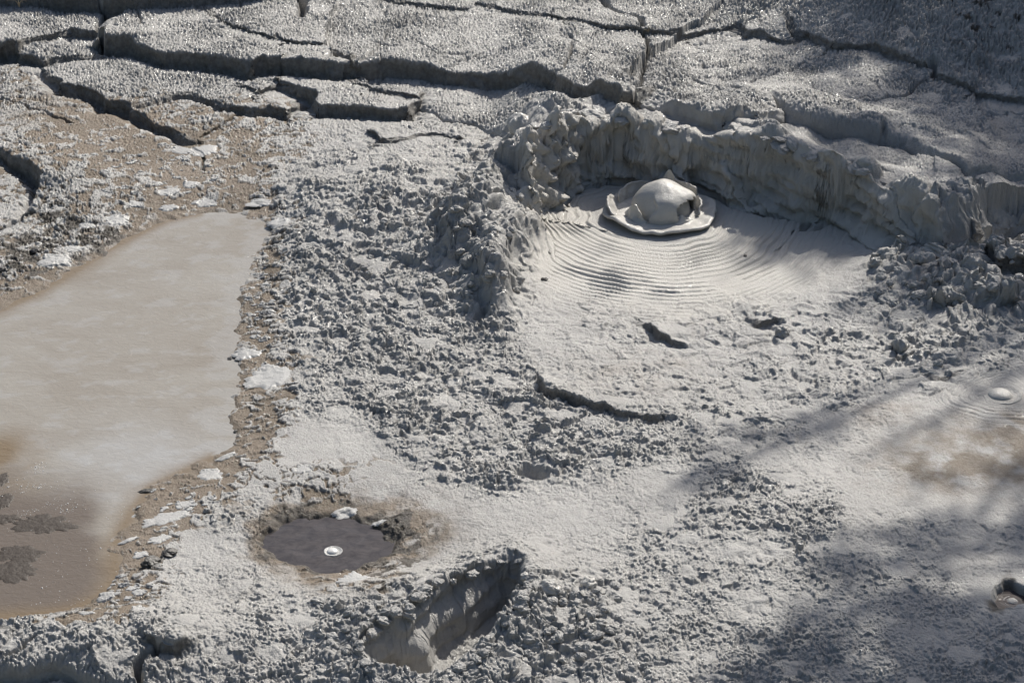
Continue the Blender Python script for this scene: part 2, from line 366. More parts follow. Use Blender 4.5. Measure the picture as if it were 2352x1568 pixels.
# ------------------------------------------------------------------ what the surface is like from place to place
# vx, vy, reach, big, mid, grain (mm), brown, dark, pale patches
ZT = """
100 60 110 0 1 7.5 0 0|300 70 110 0 1 7.5 0 0|500 60 110 0 1 7.5 0 0|700 60 110 0 1 7.5 0 0|900 60 110 0 1 7.5 0 0|1100 80 110 0 1 7 0 0|1300 100 110 0 1 7 0 0
1600 120 110 0 1 7 0 0|1800 170 100 0 1 7 0 0|2000 180 100 0 1.5 6 0 0|2250 150 110 4 13 9 0 0|2270 40 110 8 17 10 0 .25|1950 40 100 5 12 9 0 0|2100 60 70 5 14 9 0 0|1650 20 100 0 4 9 0 0
2250 300 100 0 3 5 0 0|2000 270 90 0 2 5 0 0|450 170 70 0 1 7.5 0 0|200 180 60 0 1 7 .1 0|800 210 70 0 2 7 0 0|1050 230 70 0 2 6 0 0|30 190 60 0 1 6 .3 0
50 250 60 0 1 6 .25 0|180 290 70 0 2 4 .8 0|300 320 80 0 2.5 4 .8 0|430 370 70 0 4 3 .75 0|400 440 60 0 6 3 .7 0|260 430 60 0 5 4 .45 .05|550 400 60 2 6 3 .6 0
400 270 60 0 2 5 .6 0|530 300 60 0 3 4 .6 0|650 300 60 0 4 4 .4 0|760 310 60 2 6 4 .15 0|130 400 50 0 3 6 .2 0|130 510 50 3 9 4 .3 .5|40 590 50 3 9 5 .3 .7|200 540 45 2 7 4 .35 .6|180 590 30 2 6 3 .5 .3|30 400 50 2 4 4 .5 .1|30 500 40 3 6 4 .2 0
90 640 50 0 2 1 .75 .05|560 460 50 0 5 2 .7 0
700 440 70 12 15 3 .12 0|800 400 70 9 13 3 0 0|900 340 70 5 10 3 0 0|1020 340 60 6 10 3 0 0|750 560 80 15 19 4 0 0|850 600 80 16 20 4 0 0|950 470 80 20 18 4 0 0|900 700 80 16 20 4 0 0
1000 620 70 22 21 4 0 0|700 700 70 12 17 4 .05 0|800 800 80 12 17 4 0 0|930 850 80 12 16 4 0 0|1000 740 70 15 19 4 0 0|1050 860 80 12 16 4 0 0|1000 960 80 12 17 4 0 0|1150 980 80 13 19 5 0 0|1300 1020 80 12 18 5 0 0|1420 1000 60 8 14 4 0 0|1000 1070 50 12 19 5 0 0|1120 1080 50 12 19 5 0 0|1550 1000 60 6 11 3 0 0|780 900 60 6 12 3 .1 0|700 830 50 6 12 3 .25 0
610 590 40 6 12 2 .35 0|590 690 40 2 9 2 .6 0|600 780 40 2 9 2 .6 0|600 880 40 2 8 2 .6 0|650 960 40 1 7 1 .5 0|570 1030 40 0 3 1 .65 0|480 1100 45 0 2.5 1 .85 0|400 1170 45 0 2.5 1 .85 .05|330 1250 45 0 2.5 1 .8 .12|330 1340 45 0 4 1 .65 0|240 1400 40 0 3 1 .8 0|130 1415 30 0 4 2 .6 0
700 1000 50 0 1.65 0.24 .05 0|600 1075 40 0 1.65 0.20 .3 0|800 1000 50 3 2.75 0.40 0 0|830 1080 50 0 2.20 0.40 .2 0|700 1100 45 0 5 1 .35 0|600 1140 40 0 7 1.5 .2 .05|880 1140 50 0 2.75 0.40 .1 0
520 1180 50 4 11 2 .15 .1|600 1190 40 5 13 2 .15 .2|450 1280 60 0 6 1.5 .08 0|560 1320 60 0 7 2 0 0|950 1210 50 0 7 1.5 .3 .85|920 1275 40 0 7 1.5 .2 .75|740 1165 35 0 5 1 .75 .25|630 1270 30 0 4 1 .5 .4|740 1322 35 0 3 1 .55 .1|850 1318 40 0 3 1 .45 .2|1000 1270 50 0 4 1 .12 0|1010 1190 40 0 4 1 .2 0
430 1400 60 2 8 2 .05 0|600 1430 70 4 11 4 0 0|300 1500 80 12 11 5 0 0|100 1490 80 12 11 5 0 0|720 1500 70 14 18 4 0 0|820 1410 60 10 16 3 0 0|600 1540 70 10 12 4 0 0|700 1360 60 0 7 2 0 0
1000 1345 40 15 16 3 0 0|1095 1310 35 14 15 3 0 0|1180 1275 30 10 14 3 0 0|930 1375 35 15 17 3 0 0
1100 1170 70 0 3.04 0.70 0 0|1000 1140 50 0 4.84 1.00 0 0|1250 1170 70 0 3.63 0.80 0 0|1400 1190 70 0 6.05 1.00 0 0|1330 1110 50 2 7 1.5 0 0|1130 1240 50 0 4.84 1.00 0 0|1500 1130 60 2 6 1 0 0
1300 1260 60 2 9 2 0 0|1500 1260 70 4 11 3 0 0|1700 1140 70 6 15 4 0 0|1800 1210 70 6 15 4 0 0|1620 1300 70 4 12 3 0 0|1780 1350 70 4 11 3 0 0|1920 1280 60 2 8 2 0 0|2020 1220 60 0 6.80 1.30 .05 0|2100 1350 80 2 10.20 2.60 0 0
1500 1400 70 8 10 2 0 0|1300 1370 60 22 18 3 0 0|1250 1490 60 18 18 4 0 0|1420 1500 70 12 13 4 0 0|1600 1450 80 4 15.30 3.90 0 0|1800 1500 80 3 13.60 3.90 0 0|2100 1520 90 3 11.90 3.90 0 0|2280 1460 80 2 10.20 2.60 0 0|2250 1250 80 0 6.80 1.30 .05 0|1150 1540 50 12 17 4 0 0
2150 1055 70 0 2.5 .6 0 0|2300 1040 70 0 2 .5 0 0|2060 950 50 0 6 1 0 0|2150 960 50 0 4 .8 0 0|1930 1000 60 2 6 1 .05 0|1830 1060 60 2 6 1 0 0|2050 1120 50 0 4 1 0 0|2250 1140 60 0 3 .7 0 0
1380 740 60 7 7 .8 0 0|1600 750 70 11 6 .6 0 0|1340 840 60 5 8 1 .1 0|1500 870 70 5 9 1 .12 0|1680 850 70 8 9 1 0 0|1850 880 70 9 11 1.5 0 0|1800 760 60 12 6 .8 0 0|1950 770 60 9 10 1 0 0|1240 730 40 6 6 .8 0 0|1300 650 50 2 2.5 .5 0 0|1650 950 60 5 11 1.5 0 0|1780 960 60 7 13 1.5 0 0
1500 520 90 0 0 0 0 0|1400 560 60 0 .4 0 0 0|1650 580 60 0 .4 0 0 0|1800 600 60 0 1.5 .3 0 0|1900 630 50 3 4 .5 0 0|1500 620 60 0 .6 0 0 0
1350 370 60 6 5 1.5 .06 0|1500 380 60 5 4 1.2 .06 0|1700 410 70 6 1.5 .5 0 0|1900 470 70 7 1.5 .5 0 0|1640 300 40 3 2 .5 0 0|1400 245 30 8 8 2 0 0|1250 270 30 8 8 2 0 0
1120 370 50 24 16 3 0 0|1050 480 50 32 19 3 0 0|1150 600 45 26 15 3 0 0|1170 510 45 26 14 2 0 0|1180 420 40 24 13 2 0 0|1080 560 40 30 18 3 0 0
2100 600 60 38 15 1.5 0 0|2260 620 70 40 15 1.5 0 0|2180 690 50 30 15 2 0 0|2050 650 50 16 14 1.5 0 0|2090 760 60 16 13 1.5 0 0|2260 780 60 14 12 1.5 0 0|2200 860 50 14 4 .5 0 0|2310 900 50 0 1 .2 .05 0|2200 480 60 26 9 1 0 0|1900 320 50 5 5 2 0 0|2050 370 60 4 3 3 0 0
"""
rows_ = [[(0.0 if (i == 6 and v < .145) else v) for i, v in enumerate(r)] for r in [list(map(float, r.split())) for r in ZT.replace("\n", "|").split("|") if r.strip()]]
ZTA = np.array(rows_)
VX, VY = proj(X0, Y0, Z)
# evaluate on a coarse lattice of survey directions, then interpolate
gx = np.arange(-420, 2800, 20.0); gy = np.arange(-420, 2000, 20.0)
GX, GY = np.meshgrid(gx, gy)
num = np.zeros((5,) + GX.shape); den = np.zeros(GX.shape) + 1e-12
for r in ZTA:
    d2 = ((GX - r[0]) ** 2 + ((GY - r[1]) * 1.35) ** 2) / (r[2] * 0.75) ** 2
    w = np.exp(-0.5 * d2) + 2e-4 / (1 + d2) ** 2
    den += w
    for k in range(5): num[k] += w * r[3 + k]
num /= den
def lat(A):
    fx = np.clip((VX - gx[0]) / 20.0, 0, len(gx) - 1.001); fy = np.clip((VY - gy[0]) / 20.0, 0, len(gy) - 1.001)
    ix = fx.astype(np.int32); iy = fy.astype(np.int32); fx = fx - ix; fy = fy - iy
    return ((A[iy, ix] * (1 - fx) + A[iy, ix + 1] * fx) * (1 - fy) + (A[iy + 1, ix] * (1 - fx) + A[iy + 1, ix + 1] * fx) * fy).astype(F32)
jx = 22 * fbm(X0, Y0, 3.0, 201, 3); jy = 16 * fbm(X0, Y0, 3.0, 211, 3)
VX += jx; VY += jy
BIG = lat(num[0]) * F32(.82e-3); MID = lat(num[1]) * F32(.72e-3); GRN = lat(num[2]) * F32(1e-3); BRN = lat(num[3]); DRK = lat(num[4])
VX -= jx; VY -= jy
# quiet where water stands, and in the pit
calm = 1 - sstep(-0.07, 0.0, sd_pond) * 0.88
calm = calm * (1 - m_pool * sstep(-0.06, 0.0, sd_pool)) * (1 - m_spr * 0.7)
pitq = sstep(0.02, 0.06, sd_pit)
BIG *= (calm * (1 - pitq)).astype(F32); MID *= (calm * (1 - 0.6 * pitq)).astype(F32); GRN *= (calm * (1 - 0.7 * pitq)).astype(F32)

EDGE = 'mud splats scattered round the pond'
SPLATS = [
 (127, 600, 78, 'thick domed splat casting a shadow at the left shore of the pond', .8, .2, 2.6), (169, 573, 46, 'flat splat behind the domed splat at the left shore', .8, .3, 1.4),
 (471, 467, 58, 'ring shaped splat at the far tip of the pond', .7, 0, 1), (387, 478, 42, 'oval splat left of the far tip of the pond', .8, .2, 1.2), (387, 441, 52, 'ragged splat on brown crust above the far tip of the pond', .7, 0, 1),
 (440, 424, 40, 'glossy splat next to the ochre patch on the brown crust', .8, 0, 1.3), (596, 466, 60, 'wide low splat on the far right corner of the pond', .6, 0, .8), (650, 512, 70, 'thick folded splat beside the far right corner of the pond', .8, .4, 2.2),
 (629, 866, 125, 'big pale splat with a glinting centre on the right shore', .95, .3, 1.3), (565, 812, 62, 'pale splat just above the big one on the right shore', .9, 0, 1),
 (468, 345, 62, 'star shaped splat at the end of the jagged crack', 1.0, 0, 1.0), (420, 346, 60, 'thin splat left of the star shaped one', .5, -.3, .6),
 (245, 1370, 44, 'white shell shaped splat at the lower tip of the pond', .9, .3, 2.0), (320, 1361, 34, 'pointed pale splat right of the shell shaped one', .8, .3, 1.6), (302, 1352, 26, 'small pale splat above the pointed one', .8, .4, 1.6),
 (199, 1408, 34, 'splat at the bottom shore of the pond', .6, 0, 1), (285, 1340, 24, 'round pale splat close to the pond on wet brown mud', .8, 0, 1), (320, 1402, 36, 'flat grey splat below the pointed one', .9, 0, 1.2),
 (323, 1274, 36, 'pale splat left of the black debris', .7, .4, 1), (484, 1090, 62, 'flat white splat with scalloped edge on ochre mud', .9, -.4, .7), (384, 1190, 108, 'long pale splat lying along the brown shore', .42, .5, .7),
 (366, 1238, 52, 'pale splat between long streak and black debris', .6, .5, .7), (295, 1240, 46, 'narrow white splat touching the pond at its neck', .35, .5, .7), (427, 1157, 46, 'pale oval splat above the long streak', .5, .3, .7),
 (697, 1078, 46, 'square pale splat on the ochre strip above the dark pool', .8, 0, .7), (800, 1176, 76, 'torn pale splat on the brown margin above the dark pool', .5, .5, .7), (815, 1330, 76, 'pale fan shaped splat below the dark pool', .8, 0, .8),
 (870, 1200, 34, 'small torn splat on the dark crust right of the pool', .5, .3, .8), (520, 1048, 50, 'thin pale splat on the ochre inlet', .4, .5, .6),
 (270, 506, 60, 'lumpy glinting splat on the left bank', .8, .2, 1.4), (310, 470, 44, 'glossy grey splat upper left of the pond', .7, 0, 1.3), (200, 520, 40, 'bright splat among black gravel on the left bank', .8, 0, 1.2),
]
BED = np.ones_like(X0)
for sp_ in SPLATS:
    x_, y_, z_ = [float(v) for v in land(np.array(sp_[0]), np.array(sp_[1]))]
    R_ = sp_[2] * math.hypot(math.hypot(x_, y_), CZ) / FV * .5
    a_, b_ = np.searchsorted(dd, (y_ - 2.2 * R_, y_ + 2.2 * R_))
    rr_ = np.hypot(X0[a_:b_] - x_, (Y0[a_:b_] - y_) / .8) / R_
    BED[a_:b_] *= 1 - .9 * np.exp(-(rr_ / .95) ** 4)

# ------------------------------------------------------------------ lumps, granules, streaks
wx = F32(0.030) * fbm(X0, Y0, 13.0, 301, 3); wy = F32(0.030) * fbm(X0, Y0, 13.0, 311, 3)
f1_, f2_, _fr = worley(X0 + 2.2 * WX, Y0 + 2.2 * WY, 3.0, 61, fy=4.2)
fine_cr = np.exp(-((f2_ - f1_) / 0.026) ** 2) * sstep(0.1, .6, fbm(X0, Y0, 1.7, 67, 2) + .25) * sstep(.004, .006, GRN) * sstep(8.6, 9.4, Y0)
n_big = fbm(X0 + wx, Y0 + wy, 8.5, 321, 3, 0.5)
b1, b2, br = worley(X0 + wx * 1.2, Y0 + wy * 1.2, 9.0, 5)
big = np.abs(n_big) * 1.6 - 0.6 + 1.3 * np.sqrt(np.clip(1 - (b1 / (0.35 + 0.5 * br)) ** 2, 0, 1)) * (0.4 + br)
hz = BIG * big
m1, m2, mr = worley(X0 + wx * 0.9, Y0 + wy * 0.9, 26.0, 9, fy=22.0)
m3, m4, mr2 = worley(X0 - wx * 0.7, Y0 + wy * 0.8, 47.0, 13)
dome1 = np.sqrt(np.clip(1 - (m1 / (0.30 + 0.55 * mr)) ** 2, 0, 1)) * (0.35 + 0.8 * mr)
dome2 = np.sqrt(np.clip(1 - (m3 / (0.35 + 0.45 * mr2)) ** 2, 0, 1)) * (0.3 + 0.8 * mr2)
n_mid = fbm(X0 + wx * 0.6, Y0 + wy * 0.6, 34.0, 331, 3, 0.55)
mid = 0.85 * dome1 + 0.62 * dome2 + 0.45 * np.abs(n_mid) + 0.35 * n_mid - 0.35
patchy = np.clip(0.72 + 1.0 * fbm(X0, Y0, 3.8, 341, 3), 0.06, 1.6)
hz = hz + MID * mid * patchy
sp1, sp2, spr = worley(X0 + wx * .9, Y0 + wy * .9, 4.6, 33, fy=5.6)
sp_r = 0.10 + 0.30 * np.maximum(spr - .35, 0)
smk = (1 - sstep(sp_r * .75, sp_r * 1.1, sp1)) * (spr > .35)
sq1, sq2, sqr = worley(X0 + wx * .9, Y0 + wy * .9, 9.5, 35, fy=12.0)
sq_r = 0.14 + 0.22 * np.maximum(sqr - .5, 0)
smk2 = (1 - sstep(sq_r * .75, sq_r * 1.1, sq1)) * (sqr > .5)
smk = np.clip(np.maximum(smk, smk2), 0, 1) * sstep(.002, .006, MID)
hz = hz * (1 - .85 * smk) + smk * (0.35 * MID + .003) * (1.2 - np.minimum(sp1 / sp_r, 1) ** 2)
GRN = GRN * (1 - .8 * smk)
# small deep holes knocked into the mud
p1, p2, pr = worley(X0 + wx * .5, Y0 + wy * .5, 11.0, 21)
hole = np.exp(-(p1 / (0.10 + 0.12 * pr)) ** 2) * (pr > 0.45)
hz = hz - hole * np.minimum(MID * 1.1, 0.014)
g_a = perlin(X0, Y0, 78.0, 351); g_b = perlin(X0 + wx * .1, Y0, 128.0, 361)
gr = 1.05 * (1 - 2 * np.abs(g_a)) + 0.9 * g_b
q1, q2, qr = worley(X0 + wx * .15, Y0 + wy * .15, 88.0, 27, fy=72.0)
gr = 0.55 * gr + 1.5 * np.sqrt(np.clip(1 - (q1 / (0.45 + 0.25 * qr)) ** 2, 0, 1)) * (0.5 + 0.7 * qr) - 0.6
GRN = GRN * (1 + .22 * sstep(.005, .007, GRN)) * np.clip(.95 + .5 * fbm(X0, Y0, 2.3, 377, 3), .35, 1.4)
hz = hz + GRN * gr * np.clip(0.85 + 0.5 * fbm(X0, Y0, 6.0, 371, 2), .25, 1.4)
hz = hz - (0.022 * fine_cr).astype(F32)
# pale mud thrown over the brown crust
st = fbm(X0 * 1.0 + wx * 1.5, Y0 + wy * 1.5, 13.0, 381, 4, 0.6, fy=17.0)
thr = (BRN - 0.5) * 1.5
pale = sstep(0.0, 0.10, st - thr)
brown = ((1 - pale) * sstep(0.10, 0.24, BRN)).astype(F32)
hz = hz + (pale * 0.006 * sstep(0.10, 0.3, BRN) * calm).astype(F32)
shore = np.exp(-((sd_pond + 0.085) / 0.095) ** 2) * sstep(250, 330, VX) * (1 - sstep(-0.0, .02, sd_pond)) * np.where(VY < 560, .55, 1.0)
mos = fbm(X0 + wx * .5, Y0 + wy * .8, 14.0, 385, 4, 0.6, fy=36.0)
brs = (sstep(-0.02, 0.10, mos + shore * 1.0 - 0.78) * sstep(.12, .35, shore)).astype(F32)
hz = hz * (1 - 0.6 * shore * (1 - brs) - 0.9 * brs) + (shore * (1 - brs) * 0.006).astype(F32)
brown = np.maximum(brown, brs)
hz = hz * (1 - brown * 0.45) * (1 - 0.97 * FACE)
# rings round the bubbles
def rings(cx, cy, r_in, r_out, lam, amp, ysq, seed):
    global hz, calm
    ux = X0 - cx; uy = (Y0 - cy)
    uy = np.where(uy < 0, uy / ysq, uy)
    r = np.hypot(ux, uy)
    th = np.arctan2(uy, ux)
    rr = r + 0.013 * fbm(X0, Y0, 3.2, seed, 3) + 0.012 * np.sin(3 * th + 1) * r / r_out
    ph = rr / lam * (1 + 0.0 * rr)
    ph = ph + 0.55 * perlin(np.cos(th) * 1.7 + r * 1.6, np.sin(th) * 1.7 + r, 1.0, seed + 5) + 1.6 * perlin(r / r_out, r * 0, 4.0, seed + 6)
    fr = ph - np.floor(ph)
    w = np.where(fr < 0.72, fr / 0.72, (1 - fr) / 0.28)           # steep on the outer side
    w2 = np.abs(np.sin(ph * 1.93 * np.pi + 1.3))
    env = sstep(r_in * 0.95, r_in * 1.12, r) * (1 - sstep(r_out * 0.60, r_out, r + 0.08 * fbm(X0, Y0, 4.0, seed + 9, 2)))
    env = env * (1 - sstep(0.05, 0.12, Z)) * (1 - FACE)
    brk = np.clip(0.72 + 1.0 * fbm(X0, Y0, 4.2, seed + 12, 3), 0.08, 1.7)
    hz = hz * (1 - env * 0.85) + (amp * env * brk * (w * 0.8 + w2 * 0.4 - 0.5)).astype(F32)
    return env, r
BUB = at(1517, 497, 0.03)
env1, r_b1 = rings(BUB[0], BUB[1], 0.245, 0.92, 0.029, 0.0105, 1.16, 401)
Z += (F32(0.05) * np.exp(-(r_b1 / 0.42) ** 2)).astype(F32) * (1 - sstep(0.02, 0.1, Z))
BUB2 = at(2300, 908, 0.0)
env2, r_b2 = rings(BUB2[0], BUB2[1], 0.09, 0.26, 0.022, 0.006, 1.0, 431)
env3, _ = rings(SPR[0], SPR[1], 0.02, 0.11, 0.022, 0.003, 1.0, 451)

# crater wall: hand sized dents and drips
wallm = np.clip(DY / 0.02, 0, 1)
Z += (hz * BED).astype(F32)
# push crests sideways a little so that lumps lean and overhang
DX += (-(0.55 * MID + 0.5 * BIG) * fbm(X0, Y0, 17.0, 501, 2) * (1 - FACE)).astype(F32)
DY += (-(0.30 * MID + 0.25 * BIG) * (np.abs(mid) + 0.3) * (1 - FACE)).astype(F32)
# crust granules lean as well
DY += (-0.35 * GRN * gr * (1 - FACE)).astype(F32)

# walls of the pit: bulges and hollows pushed out along the wall
gsy = np.gradient(sd_pit, axis=0) / np.gradient(Y0, axis=0); gsx = np.gradient(sd_pit, axis=1) / np.gradient(X0, axis=1)
pw = np.exp(-((sd_pit - 0.03) / 0.05) ** 2) * (sd_pit > -0.1)
pn = (0.026 * fbm(X0 - Y0 * 0.5, Z * 1.2, 9.0, 541, 3, 0.5) - 0.008) * pw
DX += np.clip(gsx * pn, -.05, .05).astype(F32); DY += np.clip(gsy * pn, -.05, .05).astype(F32)
XF = X0 + DX; YF = Y0 + DY
WET = np.clip(np.clip(env1 + env2, 0, 1) * 0.6 + 0.5 * (1 - sstep(.0008, .003, GRN)) * (1 - sstep(.004, .011, MID)) + .35 * smk, 0, 1).astype(F32)
stain = 0.0
for (ax, ay, rx, ry, k_) in [(2190, 1060, 140, 60, 1.0), (2330, 1035, 120, 75, 1.0), (2050, 965, 90, 40, .35), (2250, 980, 120, 40, .4), (1450, 860, 160, 60, .16), (955, 1215, 85, 62, 1.1), (860, 1160, 110, 32, .8), (640, 1215, 40, 50, .6), (760, 1322, 120, 24, .8), (100, 250, 90, 50, .45)]:
    stain = np.maximum(stain, k_ * np.exp(-((VX + jx - ax) / rx) ** 2 - ((VY + jy - ay) / ry) ** 2))
stain = np.clip(stain * (1 + 1.1 * fbm(X0, Y0, 9.0, 515, 4, .6)), 0, .9)
brown = np.maximum(brown, stain) * (1 - pitq)
brown = np.clip(brown + 0.85 * sstep(-0.13, -0.04, sd_pool + .05 * fbm(X0, Y0, 9.0, 523, 3)) * 1 + 0.85 * sstep(-0.085, -0.015, sd_pond + .03 * fbm(X0, Y0, 10.0, 527, 3)) * np.where((VX > 400) & (VY < 1060), .25, 1.0) * (1 - pale * 0.3), 0, 1)
dark_n = sstep(0.0, 0.4, fbm(X0, Y0, 12.0, 511, 4, 0.65) + (DRK - 0.5) * 1.6 + 0.12)
dark = np.clip(dark_n * sstep(0.03, 0.15, DRK), 0, 1)
dark = np.maximum(dark, (0.9 * sstep(-0.075, -0.03, sd_pool + 0.05 * fbm(X0, Y0, 14.0, 521, 4, .6)))).astype(F32)
dark = np.maximum(dark, 0.9 * (1 - sstep(0.055, 0.10, rs + 2.5 * WX)))

# ------------------------------------------------------------------ materials
def mat(name):
    m = bpy.data.materials.new(name); m.use_nodes = True
    nt = m.node_tree; b = nt.nodes['Principled BSDF']
    return m, nt, b
def N(nt, t, **kw):
    n = nt.nodes.new(t)
    for k, v in kw.items():
        if k in n.inputs: n.inputs[k].default_value = v
        else: setattr(n, k, v)
    return n
def mixc(nt, fac, a, b, blend='MIX'):
    n = nt.nodes.new('ShaderNodeMix'); n.data_type = 'RGBA'; n.blend_type = blend
    for s, v in (('Factor', fac), ('A', a), ('B', b)):
        sock = [i for i in n.inputs if i.name == s and (i.type == 'RGBA' or s == 'Factor')][0]
        if hasattr(v, 'links'): nt.links.new(v, sock)
        else: sock.default_value = v if s == 'Factor' else (*v, 1)
    return [o for o in n.outputs if o.type == 'RGBA'][0]
def maprange(nt, v, a, b, c, d):
    n = nt.nodes.new('ShaderNodeMapRange')
    for i, k in enumerate((v, a, b, c, d)):
        if hasattr(k, 'links'): nt.links.new(k, n.inputs[i])
        else: n.inputs[i].default_value = k
    return n.outputs[0]

GREY = (0.374, 0.363, 0.342)
def mud_material(name, attrs=True, base=GREY, rough=0.72, bump=0.5, fine=True):
    m, nt, b = mat(name); L = nt.links
    pos = N(nt, 'ShaderNodeNewGeometry').outputs['Position']
    n1 = N(nt, 'ShaderNodeTexNoise', Scale=3.0, Detail=6.0, Roughness=0.6); L.new(pos, n1.inputs['Vector'])
    n2 = N(nt, 'ShaderNodeTexNoise', Scale=45.0, Detail=4.0, Roughness=0.6); L.new(pos, n2.inputs['Vector'])
    n3 = N(nt, 'ShaderNodeTexNoise', Scale=150.0, Detail=4.0, Roughness=0.7); L.new(pos, n3.inputs['Vector'])
    c = mixc(nt, maprange(nt, n1.outputs['Fac'], .35, .65, 0, 1), tuple(x * 0.85 for x in base), tuple(x * 1.07 for x in base))
    c = mixc(nt, maprange(nt, n2.outputs['Fac'], .3, .7, 0, .5), c, (base[0] * .86, base[1] * .86, base[2] * .88))
    r = maprange(nt, n2.outputs['Fac'], .3, .7, rough - .1, rough + .12)
    if attrs:
        ab = N(nt, 'ShaderNodeAttribute', attribute_name='brown').outputs['Fac']
        ad = N(nt, 'ShaderNodeAttribute', attribute_name='dark').outputs['Fac']
        aw = N(nt, 'ShaderNodeAttribute', attribute_name='wet').outputs['Fac']
        bc = mixc(nt, maprange(nt, n1.outputs['Fac'], .3, .7, 0, 1), (.112, .082, .050), (.185, .143, .102))
        c = mixc(nt, maprange(nt, ab, 0, 1, 0, .95), c, bc)
        dc = mixc(nt, n2.outputs['Fac'], (.030, .026, .022), (.085, .07, .052))
        c = mixc(nt, ad, c, dc)
        c = mixc(nt, N(nt, 'ShaderNodeAttribute', attribute_name='fresh_lift').outputs['Fac'], c, mixc(nt, n1.outputs['Fac'], (.43, .405, .36), (.48, .462, .43)))  # paler colour brightens the shaded crater wall; fresh ring mud shares it
        afs = N(nt, 'ShaderNodeAttribute', attribute_name='face_shade').outputs['Fac']
        c = mixc(nt, afs, c, mixc(nt, maprange(nt, n2.outputs['Fac'], .35, .65, 0, 1), (.115, .108, .097), (.20, .192, .178)))  # shade painted into the colour of the step faces
        sub = maprange(nt, aw, 0, 1, 0, .12)
        mm = N(nt, 'ShaderNodeMath', operation='SUBTRACT'); L.new(r, mm.inputs[0]); L.new(sub, mm.inputs[1]); r = mm.outputs[0]
    L.new(c, b.inputs['Base Color']); L.new(r, b.inputs['Roughness'])
    SMOOTH = maprange(nt, aw, 0, .5, bump * .8, bump * .18) if attrs else None
    b.inputs['Specular IOR Level'].default_value = 0.32
    b.inputs['Coat Weight'].default_value = 0.27; b.inputs['Coat Roughness'].default_value = 0.11
    bp = N(nt, 'ShaderNodeBump', Strength=min(1, bump * 1.8), Distance=0.006); L.new(n3.outputs['Fac'], bp.inputs['Height'])
    bp2 = N(nt, 'ShaderNodeBump', Strength=bump * .9, Distance=0.012); L.new(n2.outputs['Fac'], bp2.inputs['Height']); L.new(bp.outputs[0], bp2.inputs['Normal'])
    if SMOOTH is not None: L.new(SMOOTH, bp2.inputs['Strength'])
    L.new((bp2 if fine else bp).outputs[0], b.inputs['Normal']); L.new((bp2 if fine else bp).outputs[0], b.inputs['Coat Normal'])
    return m
MUD = mud_material('grey_mud')
MUD_WET = mud_material('wet_mud', attrs=False, base=(.46, .442, .405), rough=.46, bump=.25, fine=True)
MUD_CLOD = mud_material('clod_mud', attrs=False, rough=.5, bump=.5)
MUD_SPLAT = mud_material('splat_mud', attrs=False, base=(.385, .378, .36), rough=.5, bump=.2)

def plain(name, col, rough=.5, spec=.5, nscale=60, var=.25, bump=.3, coat=0.0):
    m, nt, b = mat(name); L = nt.links
    pos = N(nt, 'ShaderNodeNewGeometry').outputs['Position']
    n = N(nt, 'ShaderNodeTexNoise', Scale=nscale, Detail=5.0, Roughness=.6); L.new(pos, n.inputs['Vector'])
    L.new(mixc(nt, n.outputs['Fac'], tuple(x * (1 - var) for x in col), tuple(x * (1 + var) for x in col)), b.inputs['Base Color'])
    b.inputs['Roughness'].default_value = rough; b.inputs['Specular IOR Level'].default_value = spec; b.inputs['Coat Weight'].default_value = coat
    bp = N(nt, 'ShaderNodeBump', Strength=bump, Distance=.006); L.new(n.outputs['Fac'], bp.inputs['Height']); L.new(bp.outputs[0], b.inputs['Normal'])
    return m
STONE = plain('dark_stone', (.05, .045, .04), .45)
ALGAE = plain('algae', (.034, .024, .016), .6, .4, 120, .5, .3)
FOAM = plain('foam', (.58, .57, .55), .35, .5, 80, .12, .2)
DEBRIS = plain('dark_debris', (.03, .026, .02), .4, .5, 90, .4, .6)
TWIG = plain('dry_twig', (.26, .21, .14), .8)
BARK = plain('bark', (.12, .09, .07), .9, .3, 14, .4, .8)
LEAF = plain('leaf', (.06, .10, .035), .5, .4, 3, .35, .1)

# ------------------------------------------------------------------ mesh helpers
def mesh_np(name, V, Fq, material, parent=None, attrs=None, smooth=True, loc=None, sizes=None):
    me = bpy.data.meshes.new(name)
    V = np.asarray(V, F32); Fq = np.asarray(Fq, np.int32)
    if loc is not None: V = V - np.asarray(loc, F32)
    me.vertices.add(len(V)); me.vertices.foreach_set('co', V.ravel())
    k = Fq.shape[1]
    me.loops.add(Fq.size); me.loops.foreach_set('vertex_index', Fq.ravel())
    me.polygons.add(len(Fq))
    me.polygons.foreach_set('loop_start', np.arange(0, Fq.size, k, dtype=np.int32))
    me.polygons.foreach_set('use_smooth', np.full(len(Fq), smooth))
    me.update(calc_edges=True)
    for an, av in (attrs or {}).items():
        a = me.attributes.new(an, 'FLOAT', 'POINT'); a.data.foreach_set('value', np.asarray(av, F32).ravel())
    me.materials.append(material)
    o = bpy.data.objects.new(name, me); COL.objects.link(o)
    if loc is not None: o.location = [float(v) for v in loc]
    if parent: o.parent = parent
    return o
def tag(o, label=None, cat=None, group=None, kind=None):
    if label: o['label'] = label
    if cat: o['category'] = cat
    if group: o['group'] = group
    if kind: o['kind'] = kind
    return o
def empty(name, loc, rz=0.0):
    o = bpy.data.objects.new(name, None); COL.objects.link(o); o.location = [float(v) for v in loc]; o.rotation_euler = (0, 0, rz); o.empty_display_size = .1
    return o
def grid_faces(nu, nv, wrap=False):
    i = np.arange(nu - 1)[:, None]; j = np.arange(nv if wrap else nv - 1)[None, :]
    j2 = (j + 1) % nv
    return np.stack([i * nv + j, i * nv + j2, (i + 1) * nv + j2, (i + 1) * nv + j], -1).reshape(-1, 4)
